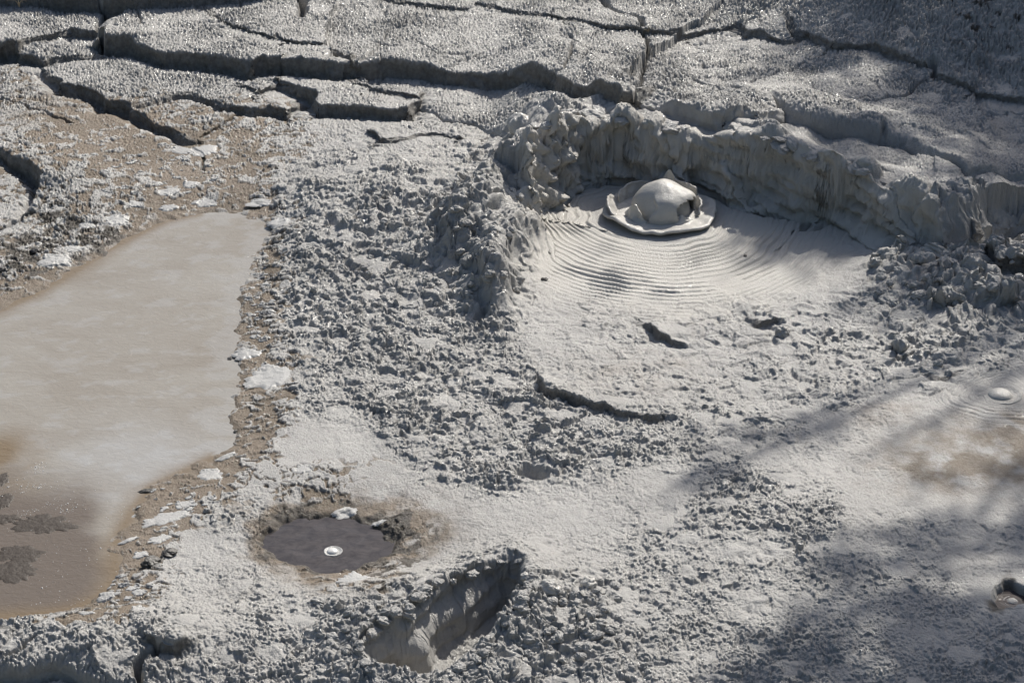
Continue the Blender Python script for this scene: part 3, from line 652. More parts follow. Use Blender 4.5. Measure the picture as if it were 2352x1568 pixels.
def solid(V, Fq, thick, name, material, parent):
    o = mesh_np(name, V, Fq, material, parent)
    md = o.modifiers.new('shell', 'SOLIDIFY'); md.thickness = thick; md.offset = 0
    return o

# ------------------------------------------------------------------ split the sheet into ground and the pieces of crust
SLABS = [
 ("mud_slab", "top left slab of cracked grey crust with a rough back edge", "mud slab", [(-140, 10), (0, 14), (115, 22), (233, 37), (231, 84), (150, 84), (44, 102), (30, 130), (-140, 140)]),
 ("mud_slab", "small slab with a brown front face under the top left slab", "mud slab", [(35, 108), (65, 95), (150, 84), (224, 84), (226, 131), (140, 141), (100, 148), (60, 152), (8, 148), (28, 122)]),
 ("mud_slab", "long slab with a tall dark front face behind the left cracks", "mud slab", [(236, 38), (320, 25), (420, 22), (470, 16), (476, 22), (530, 57), (633, 93), (656, 101), (775, 127), (808, 142), (812, 170), (790, 182), (655, 172), (640, 172), (590, 172), (520, 174), (400, 160), (300, 136), (232, 130)]),
 ("mud_slab", "largest slab, its long grey front face crossing the top middle", "mud slab", [(480, 14), (560, -10), (690, -70), (880, -70), (885, 4), (1006, 22), (1168, 25), (1238, 41), (1301, 54), (1386, 70), (1468, 78), (1495, 98), (1477, 155), (1463, 232), (1360, 240), (1290, 232), (1270, 224), (1250, 206), (1000, 204), (860, 190), (815, 184), (812, 140), (775, 118), (703, 96), (656, 92), (648, 77), (633, 84), (527, 53)]),
 ("mud_slab", "slab at the top edge behind the largest slab", "mud slab", [(885, 4), (880, -90), (1375, -90), (1379, -2), (1407, 21), (1470, 39), (1470, 76), (1386, 68), (1301, 52), (1238, 40), (1168, 24), (1006, 21)]),
 ("mud_slab", "coarse dark flecked slab at the top edge left of the shaded bank", "mud slab", [(1379, -90), (1700, -90), (1795, 10), (1813, 32), (1831, 67), (1826, 98), (1771, 95), (1722, 82), (1701, 66), (1666, 72), (1571, 85), (1480, 78), (1470, 39), (1407, 21), (1379, -2)]),
 ("mud_slab", "wide slab right of the black vertical crack, half in leaf shadow", "mud slab", [(1495, 98), (1480, 80), (1571, 86), (1666, 73), (1701, 68), (1771, 96), (1831, 98), (1905, 114), (2017, 116), (2123, 152), (2130, 204), (2017, 232), (1900, 240), (1824, 262), (1815, 262), (1792, 250), (1757, 228), (1701, 212), (1640, 214), (1480, 228), (1463, 232), (1477, 155)]),
 ("mud_slab", "shaded slab at the right edge with a smooth worn front step", "mud slab", [(2130, 204), (2145, 180), (2193, 186), (2228, 211), (2352, 238), (2480, 255), (2480, 405), (2352, 402), (2228, 402), (2122, 368), (2088, 352), (2017, 338), (1912, 312), (1860, 292), (1824, 280), (1824, 262), (1900, 240), (2017, 232)]),
 ("mud_slab", "tapering slab above the jagged black crack on the left", "mud slab", [(116, 166), (150, 143), (228, 133), (300, 136), (400, 160), (520, 174), (560, 184), (562, 200), (590, 222), (632, 208), (650, 175), (652, 268), (610, 262), (577, 260), (520, 251), (439, 219), (397, 219), (334, 233), (306, 252), (236, 248), (222, 235), (190, 211), (141, 203)]),
 ("mud_slab", "triangular brown slab between two thin cracks on the left", "mud slab", [(306, 250), (334, 233), (397, 219), (439, 219), (520, 251), (577, 260), (548, 264), (500, 292), (456, 315), (438, 322), (373, 300), (338, 279)]),
 ("mud_slab", "slab with a dark undercut left end and pale front face", "mud slab", [(650, 186), (680, 172), (760, 186), (800, 190), (845, 209), (929, 224), (955, 236), (952, 272), (905, 275), (860, 274), (737, 268), (720, 245), (690, 222)]),
 ("mud_slab", "sloping slab running down to the left end of the crater wall", "mud slab", [(800, 184), (860, 190), (1000, 204), (1235, 206), (1252, 222), (1235, 246), (1190, 280), (1168, 302), (1097, 296), (1020, 284), (1010, 264), (957, 246), (957, 234), (929, 222), (845, 207)]),
 ("mud_slab", "low slab with a dark hollow at its left tip, lowest of the steps", "mud slab", [(852, 300), (900, 276), (952, 272), (957, 248), (1010, 264), (1020, 284), (1097, 296), (1165, 303), (1150, 316), (1105, 320), (1048, 325), (1013, 314), (940, 320), (872, 334), (856, 318)]),
 ("mud_block", "rounded smooth block standing behind the middle of the crater wall", "mud block", [(1476, 234), (1525, 216), (1640, 214), (1718, 230), (1722, 282), (1609, 290), (1525, 276)]),
 ("mud_block", "narrow split block beside the rounded block behind the crater wall", "mud block", [(1720, 230), (1757, 230), (1792, 250), (1800, 262), (1780, 286), (1745, 300), (1724, 284)]),
 ("mud_block", "small wedge of crust perched on the tapering slab", "mud block", [(562, 198), (590, 180), (640, 160), (652, 162), (646, 182), (630, 206), (590, 219)]),
 ("mud_block", "broken lump of crust at the left edge under the curved bank", "mud block", [(-140, 400), (0, 365), (30, 392), (62, 440), (64, 488), (0, 526), (-140, 560)]),
 ("crater_wall", "smooth wet mud wall curving behind the bursting bubble", "mud wall", [(1190, 300), (1240, 262), (1330, 232), (1420, 236), (1500, 262), (1580, 296), (1640, 280), (1730, 290), (1800, 325), (1900, 352), (2060, 400), (2075, 470), (2060, 552), (1950, 540), (1850, 520), (1640, 462), (1600, 440), (1420, 462), (1280, 466), (1236, 400)]),
 ("mud_ridge", "lumpy ridge of piled mud left of the ringed crater floor", "mud ridge", [(1190, 300), (1236, 400), (1275, 470), (1236, 505), (1206, 600), (1195, 690), (1110, 722), (1085, 640), (1000, 520), (1050, 400), (1100, 335)]),
 ("mud_ridge", "rough dripping ridge with black hollows below at the right edge", "mud ridge", [(2062, 402), (2230, 410), (2360, 440), (2480, 450), (2480, 560), (2330, 548), (2240, 552), (2070, 548)]),
 ("mud_mound", "heap of glistening clods right of the crater floor", "mud mound", [(1990, 605), (2080, 552), (2240, 556), (2480, 592), (2480, 692), (2340, 702), (2150, 712), (2060, 690)]),
]
PX, PY = proj(XF, YF, Z)
cxm = 0.25 * (PX[:-1, :-1] + PX[1:, :-1] + PX[:-1, 1:] + PX[1:, 1:]); cym = 0.25 * (PY[:-1, :-1] + PY[1:, :-1] + PY[:-1, 1:] + PY[1:, 1:])
def in_poly(poly, x, y):
    ins = np.zeros(x.shape, bool); n = len(poly)
    for i in range(n):
        ax, ay = poly[i]; bx, by = poly[(i + 1) % n]
        if ay != by: ins ^= ((ay > y) != (by > y)) & (x < (bx - ax) * (y - ay) / (by - ay) + ax)
    return ins
FID = np.zeros(cxm.shape, np.int16)
vis_rows = (cym > -120) & (cym < 800) & (cxm > -160) & (cxm < 2520)
for k, sb in enumerate(SLABS):
    xs = [p[0] for p in sb[3]]; ys = [p[1] for p in sb[3]]
    mm = vis_rows & (cxm > min(xs)) & (cxm < max(xs)) & (cym > min(ys)) & (cym < max(ys)) & (FID == 0)
    sel = np.nonzero(mm)
    hit = in_poly(sb[3], cxm[sel], cym[sel])
    FID[sel[0][hit], sel[1][hit]] = k + 1
VALL = np.stack([XF, YF, Z], -1).reshape(-1, 3)
QI = np.arange(NR * NC, dtype=np.int32).reshape(NR, NC)
FALL = np.stack([QI[:-1, :-1], QI[:-1, 1:], QI[1:, 1:], QI[1:, :-1]], -1).reshape(-1, 4)
FRESH_LIFT = np.maximum(FRESH_LIFT, env1)
AT = {'fresh_lift': FRESH_LIFT.ravel(), 'face_shade': FACE_SHADE.ravel(), 'brown': brown.ravel(), 'dark': np.asarray(dark).ravel(), 'wet': WET.ravel()}
fid = FID.ravel()
for k in range(len(SLABS) + 1):
    fs = FALL[fid == k]
    if len(fs) == 0: continue
    used = np.zeros(NR * NC, bool); used[fs.ravel()] = True
    remap = np.cumsum(used, dtype=np.int32) - 1
    V = VALL[used]; at_ = {n: a[used] for n, a in AT.items()}
    if k == 0:
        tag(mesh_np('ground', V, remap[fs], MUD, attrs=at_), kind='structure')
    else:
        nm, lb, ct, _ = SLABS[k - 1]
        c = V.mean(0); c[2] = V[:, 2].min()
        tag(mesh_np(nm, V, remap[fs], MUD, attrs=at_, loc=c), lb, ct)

# ------------------------------------------------------------------ water
def sheet(name, poly_xy, z, material, grow, res=0.02):
    px, py = poly_xy
    x0, x1, y0, y1 = px.min() - grow, px.max() + grow, py.min() - grow, py.max() + grow
    nx, ny = int((x1 - x0) / res) + 2, int((y1 - y0) / res) + 2
    gx, gy = np.meshgrid(np.linspace(x0, x1, nx), np.linspace(y0, y1, ny))
    best = np.full(gx.shape, 1e9); ins = np.zeros(gx.shape, bool); n = len(px)
    for i in range(n):
        ax, ay, bx, by = px[i], py[i], px[(i + 1) % n], py[(i + 1) % n]
        ex, ey = bx - ax, by - ay; al = np.clip(((gx - ax) * ex + (gy - ay) * ey) / (ex * ex + ey * ey + 1e-12), 0, 1)
        best = np.minimum(best, np.hypot(gx - ax - al * ex, gy - ay - al * ey))
        if abs(ey) > 1e-9: ins ^= ((ay > gy) != (by > gy)) & (gx < ex * (gy - ay) / ey + ax)
    sd = np.where(ins, best, -best)
    F = grid_faces(ny, nx); keep = (sd.ravel()[F] > -grow).all(1); F = F[keep]
    used = np.zeros(nx * ny, bool); used[F.ravel()] = True; rm = np.cumsum(used) - 1
    V = np.stack([gx.ravel(), gy.ravel(), np.full(nx * ny, z)], -1)[used]
    return V, rm[F], sd.ravel()[used]

def water_material(name, attrs):
    m, nt, b = mat(name); L = nt.links
    pos = N(nt, 'ShaderNodeNewGeometry').outputs['Position']
    mp = N(nt, 'ShaderNodeMapping'); L.new(pos, mp.inputs[0]); mp.inputs['Scale'].default_value = (1.0, 1.6, 1)
    n1 = N(nt, 'ShaderNodeTexNoise', Scale=1.6, Detail=6.0, Roughness=.6, Distortion=1.2); L.new(mp.outputs[0], n1.inputs['Vector'])
    n2 = N(nt, 'ShaderNodeTexNoise', Scale=26.0, Detail=5.0, Roughness=.65, Distortion=.6); L.new(mp.outputs[0], n2.inputs['Vector'])
    if attrs:
        c = mixc(nt, maprange(nt, n1.outputs['Fac'], .35, .65, 0, 1), (.232, .206, .170), (.280, .260, .226))
        c = mixc(nt, N(nt, 'ShaderNodeAttribute', attribute_name='pale').outputs['Fac'], c, (.318, .311, .298))
        c = mixc(nt, N(nt, 'ShaderNodeAttribute', attribute_name='clear').outputs['Fac'], c, (.128, .104, .083))
        c = mixc(nt, N(nt, 'ShaderNodeAttribute', attribute_name='ochre').outputs['Fac'], c, (.170, .125, .075))
        b.inputs['Roughness'].default_value = .2
        bp = N(nt, 'ShaderNodeBump', Strength=.55, Distance=.006); L.new(n2.outputs['Fac'], bp.inputs['Height']); L.new(bp.outputs[0], b.inputs['Normal'])
    else:
        c = mixc(nt, maprange(nt, n2.outputs['Fac'], .35, .65, 0, 1), (.040, .036, .037), (.075, .066, .064))
        b.inputs['Roughness'].default_value = .07
        bp = N(nt, 'ShaderNodeBump', Strength=.05, Distance=.003); L.new(n2.outputs['Fac'], bp.inputs['Height']); L.new(bp.outputs[0], b.inputs['Normal'])
    L.new(c, b.inputs['Base Color'])
    b.inputs['IOR'].default_value = 1.33
    return m
V, Fw, sdw = sheet('water', pond_xy, -0.012, None, 0.06, 0.02)
pvx, pvy = proj(V[:, 0], V[:, 1], V[:, 2])
nz = fbm(V[:, 0], V[:, 1], 2.5, 601, 4, .6)
pvx2 = pvx + 45 * nz; pvy2 = pvy + 30 * nz
clear = sstep(1090, 1190, pvy2 + 0.35 * (300 - pvx2) * 0.4) * (1 - sstep(190, 275, pvx2))
ochre = np.exp(-((pvx2 - 10) / 80) ** 2 - ((pvy2 - 1050) / 55) ** 2) * 1.2 + .6 * sstep(0.10, 0.0, sdw + .02 * nz) * sstep(1380, 1300, pvy2 * 0 + pvx2 + 900)
ochre = np.maximum(ochre, .9 * np.exp(-((sdw - 0.0) / 0.045) ** 2) * (pvx2 < 480))
scum = sstep(.05, .35, fbm(V[:, 0], V[:, 1], 7.0, 605, 5, .65, fy=12.0) + 1.0 * np.exp(-((sdw - .02) / .07) ** 2) * (pvx > 300) - .25)
palew = np.maximum(.8 * scum, 0) * .5 + .8 * np.exp(-((pvx2 - 330) / 190) ** 2 - ((pvy2 - 1060) / 90) ** 2)
WATER = water_material('pond_water', True)
tag(mesh_np('water', V, Fw, WATER, attrs={'clear': clear, 'ochre': np.clip(ochre, 0, 1), 'pale': np.clip(palew, 0, 1)}), kind='structure')
DARKW = water_material('pool_water', False)
V, Fw, sdw = sheet('water', pool_xy, -0.024, None, 0.05, 0.012)
rr = np.hypot(V[:, 0] - at(765, 1266, -.024)[0], V[:, 1] - at(765, 1266, -.024)[1])
V[:, 2] += .0026 * np.sin(rr / .013 * math.pi) * np.exp(-rr / .075) + .0012 * fbm(V[:, 0], V[:, 1], 14.0, 615, 2)
tag(mesh_np('water', V, Fw, DARKW), kind='structure')
def ring_water(cx, cy, z, R):
    nu, nv = 26, 72
    r = np.linspace(0.001, R, nu)[:, None]; th = np.linspace(0, 2 * np.pi, nv, endpoint=False)[None, :]
    rn = r * (1 + .10 * cyc(th, 1.6, 661) + .05 * cyc(th, 4, 662))
    zz = z + .0012 * np.sin(rn / .016 * math.pi + cyc(th, 2.0, 663)) * np.exp(-r / .07)
    V = np.stack([cx + r * np.cos(th), cy + r * np.sin(th), zz], -1).reshape(-1, 3)
    return tag(mesh_np('water', V, grid_faces(nu, nv, True), DARKW), kind='structure')
ring_water(SPR[0], SPR[1], -0.030, 0.125)

# ------------------------------------------------------------------ the bursting bubble
def n1d(t, seed):
    t = np.asarray(t, float)
    return perlin(t, np.full_like(t, seed * 1.37), 1.0, seed)

bx, by = float(BUB[0]), float(BUB[1]); bz = float(0.045)
bub = empty('mud_bubble', (bx, by, bz))
tag(bub, 'bursting grey mud bubble with torn dome and petals on a saucer', 'mud bubble')
# saucer
prof = np.array([(0.004, .012), (.06, .010), (.11, .012), (.15, .016), (.185, .017), (.208, .021), (.226, .026), (.238, .028), (.247, .023), (.246, .015), (.236, .009), (.22, .002), (.205, -.008), (.20, -.06)])
tt_ = np.linspace(0, len(prof) - 1, 70)
pr = np.interp(tt_, np.arange(len(prof)), prof[:, 0]); pz = np.interp(tt_, np.arange(len(prof)), prof[:, 1])
for _ in range(2):
    pr[1:-1] = .25 * pr[:-2] + .5 * pr[1:-1] + .25 * pr[2:]; pz[1:-1] = .25 * pz[:-2] + .5 * pz[1:-1] + .25 * pz[2:]
th = np.linspace(0, 2 * np.pi, 260, endpoint=False)[None, :]
wob = 1 + .055 * cyc(th, 1.4, 701) + .035 * cyc(th, 3.2, 702) + .012 * cyc(th, 8, 704)
R = pr[:, None] * (1 + (wob - 1) * np.clip(pr[:, None] / .2, 0, 1))
zz = pz[:, None] + .012 * cyc(th, 1.3, 703) * np.clip((pr[:, None] - .12) / .1, 0, 1) + .004 * perlin(R * np.cos(th), R * np.sin(th), 22.0, 705)
V = np.stack([R * np.cos(th), R * np.sin(th), zz], -1).reshape(-1, 3)
mesh_np('saucer', V, grid_faces(70, 260, True), MUD_WET, bub)
# dome: a torn shell
nu, nv = 90, 220
ph = np.linspace(0.0, 1.72, nu)[:, None]; th = np.linspace(-np.pi, np.pi, nv, endpoint=False)[None, :]
Rd = .130 * (1 + .09 * cyc(th, 1.1, 711) * np.sin(ph) + .03 * np.sin(ph) * perlin(ph * 2 + 0 * th, np.cos(th) * 2 + np.sin(th), 1.0, 713))
Rd = Rd * (1 - .13 * np.exp(-((th + 2.35) / .38) ** 2 - ((ph - 1.15) / .5) ** 2) + .15 * sstep(-2.02 + .12 * np.sin(ph * 7), -1.90 + .12 * np.sin(ph * 7), th) * np.exp(-np.maximum(th + 1.9, 0) / .42) * sstep(.55, 1.1, ph)) * (1 + .16 * np.exp(-((th + .15) / .55) ** 2 - ((ph - 1.02) / .30) ** 2))
lean = .016 * np.cos(ph)
Vx = .014 + Rd * np.sin(ph) * np.cos(th) * 1.05 - lean * .4
Vy = -.005 + Rd * np.sin(ph) * np.sin(th)
Vz = .024 + Rd * np.cos(ph) * .93 + .009 * np.exp(-(ph / .34) ** 2) * (1 + 0 * th)
V = np.stack([Vx, Vy, Vz], -1).reshape(-1, 3)
Fd = grid_faces(nu, nv, True)
pc = (ph + 0 * th).ravel()[Fd].mean(1); tc = (th + 0 * ph).ravel()[Fd[:, 0]]
jag = .12 * perlin(tc * 2.2, pc * 0, 1.0, 721) + .12 * perlin(tc * 6.5, pc * 3, 1.0, 722) + .05 * perlin(tc * 17, pc * 9, 1.0, 723)
def hole_(t0, p0, tw, pw):
    dt = (tc - t0 + np.pi) % (2 * np.pi) - np.pi
    return (dt / tw) ** 2 + ((pc - p0) / pw) ** 2 < 1 + 3.2 * jag
gone = hole_(-.62, 1.40, .64, .42)
solid(V, Fd[~gone], .006, 'dome', MUD_WET, bub)
# mud core seen through the tears
nu, nv = 30, 80
ph = np.linspace(0.0, 1.6, nu)[:, None]; th = np.linspace(-np.pi, np.pi, nv, endpoint=False)[None, :]
Rc = .106 * (1 + .05 * cyc(th, 1.5, 731))
V = np.stack([.024 + Rc * np.sin(ph) * np.cos(th), .010 + Rc * np.sin(ph) * np.sin(th), .012 + .112 * np.cos(ph) + 0 * th], -1).reshape(-1, 3)
mesh_np('core', V, grid_faces(nu, nv, True), MUD_WET, bub)
# the torn crown standing round the back
def petal(t0, t1, r0, r1, hfun, name='petal', nu=26, nv=90, thick=.008, z0=.012, curl=0.0, seed=740):
    t = np.linspace(t0, t1, nv)[None, :]; u = np.linspace(0, 1, nu)[:, None]
    h = hfun(t)
    r = r0 + (r1 - r0) * u + curl * u * u + .008 * perlin(t * 3 + 0 * u, u * 1.5 + 0 * t, 1.0, seed) + .004 * perlin(t * 9, u * 2, 1.0, seed + 1)
    V = np.stack([r * np.cos(t), r * np.sin(t), z0 + h * u], -1).reshape(-1, 3)
    return solid(V, grid_faces(nu, nv), thick, name, MUD_WET, bub)
D2 = math.radians
petal(D2(28), D2(86), .172, .186, lambda t: .058 + .016 * np.sin((t - .3) * 2.2) + .006 * n1d(t * 3, 3) + .045 * np.exp(-((t - D2(76)) / .11) ** 2), seed=741)
petal(D2(92), D2(158), .182, .200, lambda t: .066 * np.clip(np.sin((t - D2(84)) / D2(82) * np.pi), 0, 1) ** .5 + .006 * n1d(t * 3, 7), seed=745)
petal(D2(150), D2(204), .196, .236, lambda t: .056 * np.clip(np.sin((t - D2(146)) / D2(64) * np.pi), 0, 1) ** .7 + .004 * n1d(t * 4, 9), seed=749)
petal(D2(-22), D2(34), .160, .176, lambda t: .052 * np.clip(np.sin((t - D2(-24)) / D2(60) * np.pi), 0, 1) ** .6 + .005 * n1d(t * 4, 12), seed=753)
petal(D2(200), D2(246), .172, .150, lambda t: .074 * np.clip(1 - np.abs((t - D2(219)) / .42), 0, 1) ** .6 + .008 * n1d(t * 6, 21), seed=757)
petal(D2(290), D2(324), .162, .142, lambda t: .030 * np.clip(1 - np.abs((t - D2(305)) / .30), 0, 1) + .003, seed=765)

# second, smaller bubble on the right
def small_bubble(px, py, pz, R, label, dome_mat, ring_mat, hole=True, name='mud_bubble'):
    root = empty(name, (px, py, pz)); tag(root, label, 'mud bubble')
    prof = np.array([(.01, .10), (.5, .10), (.75, .12), (.92, .18), (1.0, .20), (1.06, .14), (1.08, .0), (1.08, -.25)]) * R
    k = np.linspace(0, 7, 34)
    pr = np.interp(k, np.arange(8), prof[:, 0]); pz_ = np.interp(k, np.arange(8), prof[:, 1])
    pr[1:-1] = .25 * pr[:-2] + .5 * pr[1:-1] + .25 * pr[2:]; pz_[1:-1] = .25 * pz_[:-2] + .5 * pz_[1:-1] + .25 * pz_[2:]
    th = np.linspace(0, 2 * np.pi, 110, endpoint=False)[None, :]
    rr = pr[:, None] * (1 + .06 * cyc(th, 1.4, 771)); z = pz_[:, None] + .05 * R * cyc(th, 1.5, 772) * np.clip(pr[:, None] / R - .5, 0, 1)
    mesh_np('saucer', np.stack([rr * np.cos(th), rr * np.sin(th), z], -1).reshape(-1, 3), grid_faces(34, 110, True), ring_mat, root)
    nu, nv = 44, 110
    ph = np.linspace(0, 1.6, nu)[:, None]; th = np.linspace(-np.pi, np.pi, nv, endpoint=False)[None, :]
    Rd = .62 * R * (1 + .08 * cyc(th, 1.2, 775))
    V = np.stack([-.08 * R + Rd * np.sin(ph) * np.cos(th), Rd * np.sin(ph) * np.sin(th), .08 * R + .30 * R * np.cos(ph) + 0 * th], -1).reshape(-1, 3)
    Fd = grid_faces(nu, nv, True)
    if hole:
        pc = (ph + 0 * th).ravel()[Fd].mean(1); tc = (th + 0 * ph).ravel()[Fd[:, 0]]
        jag = .12 * perlin(tc * 2.2, pc * 0, 1.0, 781) + .07 * perlin(tc * 6.5, pc * 3, 1.0, 782)
        dt = (tc + .55 + np.pi) % (2 * np.pi) - np.pi
        Fd = Fd[~((dt / .95) ** 2 + ((pc - .95) / .60) ** 2 < 1 + 2 * jag)]
    solid(V, Fd, .04 * R, 'dome', dome_mat, root)
    return root
small_bubble(float(BUB2[0]), float(BUB2[1]), -.008, .074, 'small flat mud bubble in fine ripple rings near the right edge', MUD_WET, MUD_CLOD, hole=False)
small_bubble(float(SPR[0]) + .01, float(SPR[1]), -.036, .030, 'pale bubble rising in the dark spring hole at the lower right', MUD_CLOD, MUD_CLOD, hole=False)
pb = at(765, 1266, -.024)
small_bubble(float(pb[0]), float(pb[1]), -.027, .030, 'white foam bubble in the middle of the dark brown pool', FOAM, MUD_SPLAT, hole=False, name='foam_bubble')

# ------------------------------------------------------------------ splats, clods, stones
def splat_mesh(seed, nu=22, nv=96, lobes=1.0):
    th = np.linspace(0, 2 * np.pi, nv, endpoint=False)[None, :]; u = np.linspace(0.02, 1, nu)[:, None]
    out = 1 + lobes * (.30 * cyc(th, 1.2, seed) + .20 * cyc(th, 3.2, seed + 1) + .10 * cyc(th, 7, seed + 2))
    r = u * out
    z = .16 * (1 - u ** 3) + .05 * np.exp(-((u - .8) / .13) ** 2) * (.5 + cyc(th, 1.5, seed + 3)) - .10 * u ** 8 + .03 * perlin(r * np.cos(th), r * np.sin(th), 3.0, seed + 4)
    return np.stack([r * np.cos(th), r * np.sin(th), z], -1).reshape(-1, 3), grid_faces(nu, nv, True)
SPL = [splat_mesh(800 + 9 * k) for k in range(6)]
def splat(vx, vy, wv, label, ratio=.9, rot=0.0, hk=1.0, k=None, group=None, z=None):
    x, y, zz = [float(v) for v in land(np.array(vx), np.array(vy))]
    if z is not None: zz = z; x, y = [float(v) for v in at(vx, vy, z)]
    dist = math.hypot(math.hypot(x, y), CZ - zz)
    R = wv * dist / FV * .5
    V, Fq = SPL[(k if k is not None else random.randrange(6))]
    V = V * np.array([R, R * ratio, min(R * .55, .02) * hk])
    c, s = math.cos(rot), math.sin(rot)
    V = np.stack([V[:, 0] * c - V[:, 1] * s, V[:, 0] * s + V[:, 1] * c, V[:, 2]], -1)
    # lie on the mud
    if z is None: V[:, 2] += (np.clip(hgt(V[:, 0] + x, V[:, 1] + y), zz - .006, zz + .006) - zz) * .8 + .002
    o = mesh_np('mud_splat', V, Fq, MUD_SPLAT); o.location = (x, y, zz)
    tag(o, label, 'mud splat', group)
    return o
for i, s_ in enumerate(SPLATS): splat(*s_[:4], ratio=s_[4], rot=s_[5], hk=s_[6], k=i % 6, group=EDGE)
# small flecks in the brown margins
FL = 'small pale flecks on the brown margins'
for (cx, cy, rx, ry, n, lab, w0, w1) in [
    (600, 700, 30, 110, 34, 'small pale fleck on the brown right shore of the pond', 10, 24), (400, 1170, 110, 50, 26, 'small pale fleck on the brown lower right shore', 8, 22),
    (300, 1360, 60, 45, 24, 'small pale fleck at the lower tip of the pond', 8, 20), (330, 390, 170, 70, 44, 'small pale fleck on the brown crust left of the clods', 8, 26)]:
    for _ in range(n):
        a = random.random() * 6.283; q = math.sqrt(random.random())
        splat(cx + rx * q * math.cos(a) + (0.3 * (cy - 0) * 0), cy + ry * q * math.sin(a), random.uniform(w0, w1), lab, random.uniform(.4, .9), random.uniform(-.3, .6), random.uniform(.8, 1.4), group=FL)

def clod_mesh(seed, n=40, m=64):
    ph = np.linspace(0.02, np.pi - .02, n)[:, None]; th = np.linspace(0, 2 * np.pi, m, endpoint=False)[None, :]
    dx, dy, dz = np.sin(ph) * np.cos(th), np.sin(ph) * np.sin(th), np.cos(ph) + 0 * th
    r = 1 + .26 * perlin(dx * 1.3 + dz, dy * 1.3 - dz * .7, 1.0, seed) + .13 * perlin(dx * 3 + dz * 2, dy * 3 + dz, 1.0, seed + 1) + .05 * perlin(dx * 7 + dz * 3, dy * 7 - dz * 4, 1.0, seed + 2)
    return np.stack([dx * r, dy * r, dz * r * .75], -1).reshape(-1, 3), grid_faces(n, m, True)
CL = [clod_mesh(900 + 7 * k) for k in range(7)]
CLM = {}
def clod(vx, vy, wv, label, group=None, fwd=0.0, mt=None, name='mud_clod', cat='mud clod', sink=.35, sz=(1, 1, 1), rz=None, k=None):
    x, y, zz = [float(v) for v in land(np.array(vx), np.array(vy))]
    R = wv * math.hypot(math.hypot(x, y), CZ - zz) / FV * .5
    k = random.randrange(7) if k is None else k
    mt = mt or MUD_CLOD
    key = (k, mt.name, name)
    if key not in CLM:
        o = mesh_np(name, CL[k][0], CL[k][1], mt); CLM[key] = o.data
    else:
        o = bpy.data.objects.new(name, CLM[key]); COL.objects.link(o)
    y -= fwd; x *= 1 - fwd / max(y, 1)
    o.location = (x, y, zz + R * .6 * (1 - 2 * sink)); o.scale = (R * sz[0], R * sz[1], R * sz[2]); o.rotation_euler = (random.uniform(-.3, .3), random.uniform(-.3, .3), random.uniform(0, 6.28) if rz is None else rz)
    tag(o, label, cat, group)
    return o
clod(1196, 292, 62, 'large smooth blob hanging on the left end of the crater wall', mt=MUD_WET, sz=(1, .9, 1.0), k=2)
clod(1212, 330, 46, 'second smooth blob under the large one at the crater wall', mt=MUD_WET, sz=(.9, .9, 1.4), k=4)
clod(1855, 432, 30, 'pale cone of mud stuck on the right part of the crater wall', fwd=.05, mt=MUD_WET, sz=(.75, .9, 1.9), k=1)
clod(1798, 768, 44, 'dark rounded lump on the mud right of the gouges', sz=(1, .8, 1), k=3)
clod(2068, 795, 44, 'dark lump with a scooped front right of the apron', sz=(1, .8, 1.2), k=5)
clod(2155, 838, 26, 'small peaked lump above the right ripple rings', sz=(1, .7, 1), k=0)
clod(1262, 1352, 50, 'smooth round ball of mud at the head of the pit', mt=MUD_WET, k=6, sz=(1, .85, .9))
clod(1208, 1326, 26, 'rounded knob on the back wall of the pit', mt=MUD_WET, k=3)
clod(1352, 1342, 34, 'flattened blob right of the pit head', mt=MUD_WET, k=2)
for _ in range(34):
    vx = random.uniform(1230, 2040); vy = float(np.interp(vx, [1230, 1330, 1500, 1560, 1640, 1800, 1950, 2045], [285, 250, 272, 300, 286, 326, 376, 412])) + random.uniform(-6, 14)
    clod(vx, vy, random.uniform(18, 46), 'rounded wet lump on the crest of the crater wall', 'lumps on the crest of the crater wall', sz=(random.uniform(.9, 1.6), random.uniform(.8, 1.2), random.uniform(.4, .8)), sink=.55)
_pp = np.array(PIT + PIT[:1], float)
for _ in range(64):
    k = random.randrange(len(_pp) - 1); u = random.random()
    q = _pp[k] * (1 - u) + _pp[k + 1] * u; cc = _pp[:-1].mean(0); d = q - cc; d /= np.linalg.norm(d)
    q = q + d * random.uniform(2, 16)
    clod(q[0], q[1], random.uniform(13, 30), 'crumbly clod on the brink of the pit', 'clods on the brink of the pit', sz=(random.uniform(.8, 1.3), random.uniform(.8, 1.1), random.uniform(.6, 1.0)), sink=.45)
for lab, grp, n, f, w0, w1 in [
    ('grey mud clod heaped right of the pit', 'clods right of the pit', 46, lambda: (random.uniform(1180, 1430), random.uniform(1340, 1520)), 14, 34),
    ('grey mud clod on the left lip of the pit', 'clods left of the pit', 34, lambda: (random.uniform(720, 960), random.uniform(1375, 1500)), 14, 32),
    ('wet clod piled on the mound at the right edge', 'clods on the right mound', 40, lambda: (random.uniform(2010, 2350), random.uniform(560, 700)), 12, 32),
    ('mud clod stuck to the left crater ridge', 'clods on the left crater ridge', 40, lambda: (random.uniform(1010, 1200), random.uniform(390, 680)), 12, 28),
    ('loose clod on the lumpy mud between pond and crater', 'clods between pond and crater', 60, lambda: (random.uniform(680, 1040), random.uniform(430, 800)), 9, 20)]:
    for _ in range(n):
        vx, vy = f()
        if in_poly(PIT, np.array([vx]), np.array([vy]))[0]: continue
        clod(vx, vy, random.uniform(w0, w1), lab, grp, sz=(random.uniform(.8, 1.3), random.uniform(.7, 1.1), random.uniform(.7, 1.1)), sink=.5)
